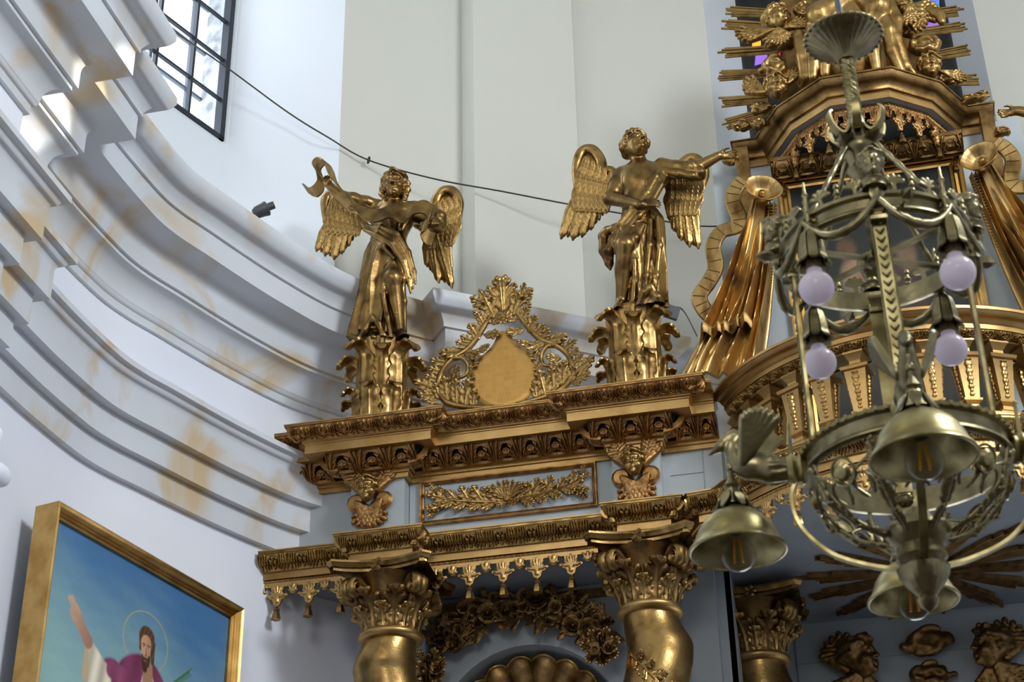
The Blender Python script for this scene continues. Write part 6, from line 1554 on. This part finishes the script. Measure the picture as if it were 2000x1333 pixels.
# ------------------------------------------------------------------ framed painting on the curved wall
p0 = at(95, 984, 8.1); TL = np.array([-4.575, 8.10]); TR = np.array([-4.165, 9.985]); pd = TR - TL; PW = np.linalg.norm(pd); pa = math.atan2(pd[1], pd[0])
PZ = 5.76; PH = 2.6
pt = thing('framed_painting', 'painting of a bearded saint raising a hand before a blue sky in a gilded frame', 'painting', (TL[0], TL[1], PZ - PH), rz=pa)
fw_ = .075
picture_frame(pt, fw_, PW - fw_, fw_, PH - fw_, fw_, [(0, -.05), (0, .02), (.008, .03), (.016, .022), (.024, .04), (.034, .032), (.044, .055), (.054, .07), (.066, .078), (.075, .07), (.075, -.1)], M['gold_frame'])
def saint(u, v):
    asp = (PH - 2 * fw_) / (PW - 2 * fw_); x = u; y = (1 - v) * asp      # x right 0..1, y down in widths
    n1 = vnoise(x * 1.0, y * 2.2 - x * .8, 6, 2)
    top, mid = lin((72, 122, 172)), lin((150, 190, 190)); t = np.clip(y / .5 + .2 * n1 - .3 * (x - .5) - .05, 0, 1)[:, None]
    C = top * (1 - t) + mid * t; C = C * (1 + .05 * vnoise(x, y, 60, 5))[:, None]
    def over(d, col, soft=.006, mod=None):
        nonlocal C
        a = np.clip(.5 - d / (2 * soft), 0, 1)[:, None]; cc = np.asarray(lin(col))[None, :] * (1 if mod is None else np.clip(mod, .2, 2)[:, None]); C = C * (1 - a) + cc * a
    P = np.column_stack([x, y]); e = lambda cx, cy, rx, ry: (np.hypot((x - cx) / rx, (y - cy) / ry) - 1) * min(rx, ry); cp = lambda *s: sd_caps2(P, [s])
    HX, HY, q = .53, .262, .52
    over(np.abs(e(HX - .005, HY - .012, .125, .105)) - .0016, (196, 182, 96), .002)
    fold = lambda f, ph: 1 + .3 * np.sin(f * x + 12 * y + ph) * np.sin(9 * y + 3 * x + ph)
    over(sd_caps2(P, [(.36, .43, .34, .8, .07, .2), (.52, .46, .55, 1.4, .16, .28), (.60, .43, .72, .9, .06, .2)]), (128, 58, 94), .006, fold(70, 1))
    over(sd_caps2(P, [(.235, .35, .30, .44, .018, .062), (.30, .44, .30, .52, .06, .05)]), (226, 216, 196), .005, fold(90, 0)); over(sd_caps2(P, [(.222, .36, .228, .46, .010, .016)]), (206, 180, 140), .005)
    over(cp(.36, .40, .42, .40, .03, .03), (146, 72, 110), .005, fold(80, 2))
    over(cp(.555, .385, .555, .44, .034, .05), (226, 216, 200), .004)
    over(cp(.548, .33, .555, .385, .026, .03), (176, 132, 106), .004)
    over(cp(.175, .30, .225, .345, .020, .024), (176, 136, 112), .003, 1.1 - 4 * (x - .19))
    over(cp(.150, .274, .178, .302, .027, .021), (186, 148, 124), .003, 1.1 - 5 * (x - .16))
    for (ax, ay, bx, by_, r) in ((.140, .262, .110, .232, .0095), (.152, .256, .122, .226, .0095), (.132, .280, .126, .268, .010), (.150, .294, .138, .292, .010), (.166, .264, .150, .246, .009)): over(cp(ax, ay, bx, by_, r, r * .8), (192, 156, 132), .002, 1.1 - 6 * (x - ax))
    hc = lambda ax, ay, bx, by_, ra, rb: (HX + ax * q, HY + ay * q, HX + bx * q, HY + by_ * q, ra * q, rb * q)
    over(sd_caps2(P, [hc(-.01, -.055, .005, -.05, .078, .078), hc(-.06, -.04, -.058, .03, .022, .018), hc(.062, -.03, .078, .09, .032, .018)]), (96, 66, 46), .003, 1 + .35 * np.sin(300 * x + 110 * y))
    over(sd_caps2(P, [hc(-.005, -.015, 0, .05, .056, .048), hc(0, .05, .002, .11, .047, .03)]), (196, 148, 118), .003, 1.1 - 7.0 * np.clip(x - HX, -.02, .1))
    over(sd_caps2(P, [hc(0, .12, .005, .155, .034, .026), hc(-.034, .075, -.02, .12, .008, .02), hc(.04, .07, .03, .12, .012, .02), hc(-.024, .088, .026, .088, .009, .009)]), (72, 50, 38), .003, 1 + .25 * np.sin(420 * x))
    over(sd_caps2(P, [hc(-.014, .104, .014, .104, .005, .005)]), (150, 84, 76), .0015)
    for sg in (-1, 1):
        ex = -.002 + sg * .026; over(e(HX + ex * q, HY + .012 * q, .013 * q, .0065 * q), (224, 214, 204), .0012); over(e(HX + ex * q, HY + .012 * q, .006 * q, .0062 * q), (50, 56, 66), .001)
        over(sd_caps2(P, [hc(ex - .016, -.004, ex + .016, -.006, .0034, .0034)]), (70, 46, 34), .0012); over(sd_caps2(P, [hc(ex - .013, .005, ex + .013, .005, .002, .002)]), (84, 52, 40), .001)
    over(sd_caps2(P, [hc(.004, .015, .006, .062, .004, .007)]), (160, 110, 86), .002); over(sd_caps2(P, [hc(-.008, .068, .014, .068, .003, .003)]), (120, 76, 60), .0015)
    for k in range(14):
        t_ = k / 13; bx, by_ = .68 + .10 * t_, .36 - .08 * t_
        for sg in (1, -1): over(cp(bx, by_, bx + .018, by_ - .006 - .014 * sg, .003, .0015), (70, 122, 60), .002)
    return np.clip(C, 0, 1)
cnv = colour_canvas('canvas', PW - 2 * fw_, PH - 2 * fw_, 420, 560, saint, pt, M['oil_paint'], (fw_, -.0, fw_))

# ------------------------------------------------------------------ cable, spotlights, small things
cab = [at(330, 55, 9.3), at(440, 130, 10.2), at(560, 218, 10.5), at(640, 268, 10.6), at(720, 313, 10.85), at(850, 350, 11.1), at(980, 374, 11.3), at(1110, 399, 11.5), at(1230, 420, 11.85), at(1370, 442, 12.4), at(1500, 436, 12.7)]
cc = spline(cab, 10); c0 = cc[0]
cbl = thing('tension_cable', 'thin grey steel cable sagging along the white wall from the window to the canopy', 'cable', c0)
obj('wire', mesh('wire', *tube(cc - c0, .007, 7), M['cable'], 60), cbl)
k = at(720, 313, 10.85) - c0; rgm = [(k[0] + .008 * math.sin(t), k[1] + .026 * math.cos(t) * .6 + .0, k[2] + .03 * math.sin(t)) for t in np.linspace(0, 2 * PI, 18, endpoint=False)]
obj('eyelet', mesh('eyelet', *tube(rgm, .006, 7, True), M['cable'], 60), cbl)
# small spotlight standing on the cornice
c = at(505, 428, 9.55); c = np.array([c[0], 9.45, 8.29])
c = atz(505, 432, 8.41)
sp = thing('spotlight', 'small dark grey spotlight clamped on the curved cornice edge', 'spotlight', (c[0], c[1], c[2]))
MB().lathe([(0, -.06), (.03, -.055), (.045, -.03), (.05, .02), (.056, .05), (.05, .055), (0, .045)], 18).done('lamp_body', M['lampgrey'], sp, loc=(.01, -.0, .085), rot=(0, PI / 2 - .5, .3))
MB().box((-.1, -.02, -.012), (.02, .02, .012)).done('cable_box', M['iron_grey'], sp, loc=(-.02, 0, .06), rot=(0, -.5, 0)); MB().box((-.022, -.02, -.02), (.022, .02, .02)).done('hinge_block', M['lampgrey'], sp, loc=(.09, 0, .115), rot=(0, -.4, .2))
MB().tube([(0, 0, -.005), (.004, 0, .05)], .006, 6).done('clamp', M['iron'], sp)
c = at(1312, 612, 10.62); fl = thing('floodlight', 'small floodlight on a bent strap behind the arm-stretching angel', 'spotlight', c)
MB().box((-.05, -.03, -.04), (.05, .03, .05)).done('lamp_body', M['lampgrey'], fl, rot=(.3, .3, .4))
obj('strap', mesh('strap', *ribbon(spline([(-.03, 0, .03), (.05, 0, .04), (.10, 0, -.02), (.17, .0, -.22)], 6), np.tile([0, 1, .2], (19, 1)), .03, .008), M['iron_grey'], 60), fl)

# edge of a pilaster capital showing at the left border of the picture
c = at(2, 885, 6.85); t = thing('pilaster_capital', 'white plaster capital scroll at the left picture edge below the stepped entablature', 'capital', (c[0], 6.85, c[2]))
V, F = nets(lambda P: smin(smin(cap(P, (-.10, 0, -.10), (-.06, 0, .10), .07, .05), ell(P, (.0, 0, -.12), (.055, .09, .06)), .03), cap(P, (-.12, 0, .12), (-.05, 0, .12), .03), .03), (-.25, -.15, -.25), (.12, .15, .22), .012)
obj('scroll', mesh('scroll', V, F, M['wall_paint'], 180), t)
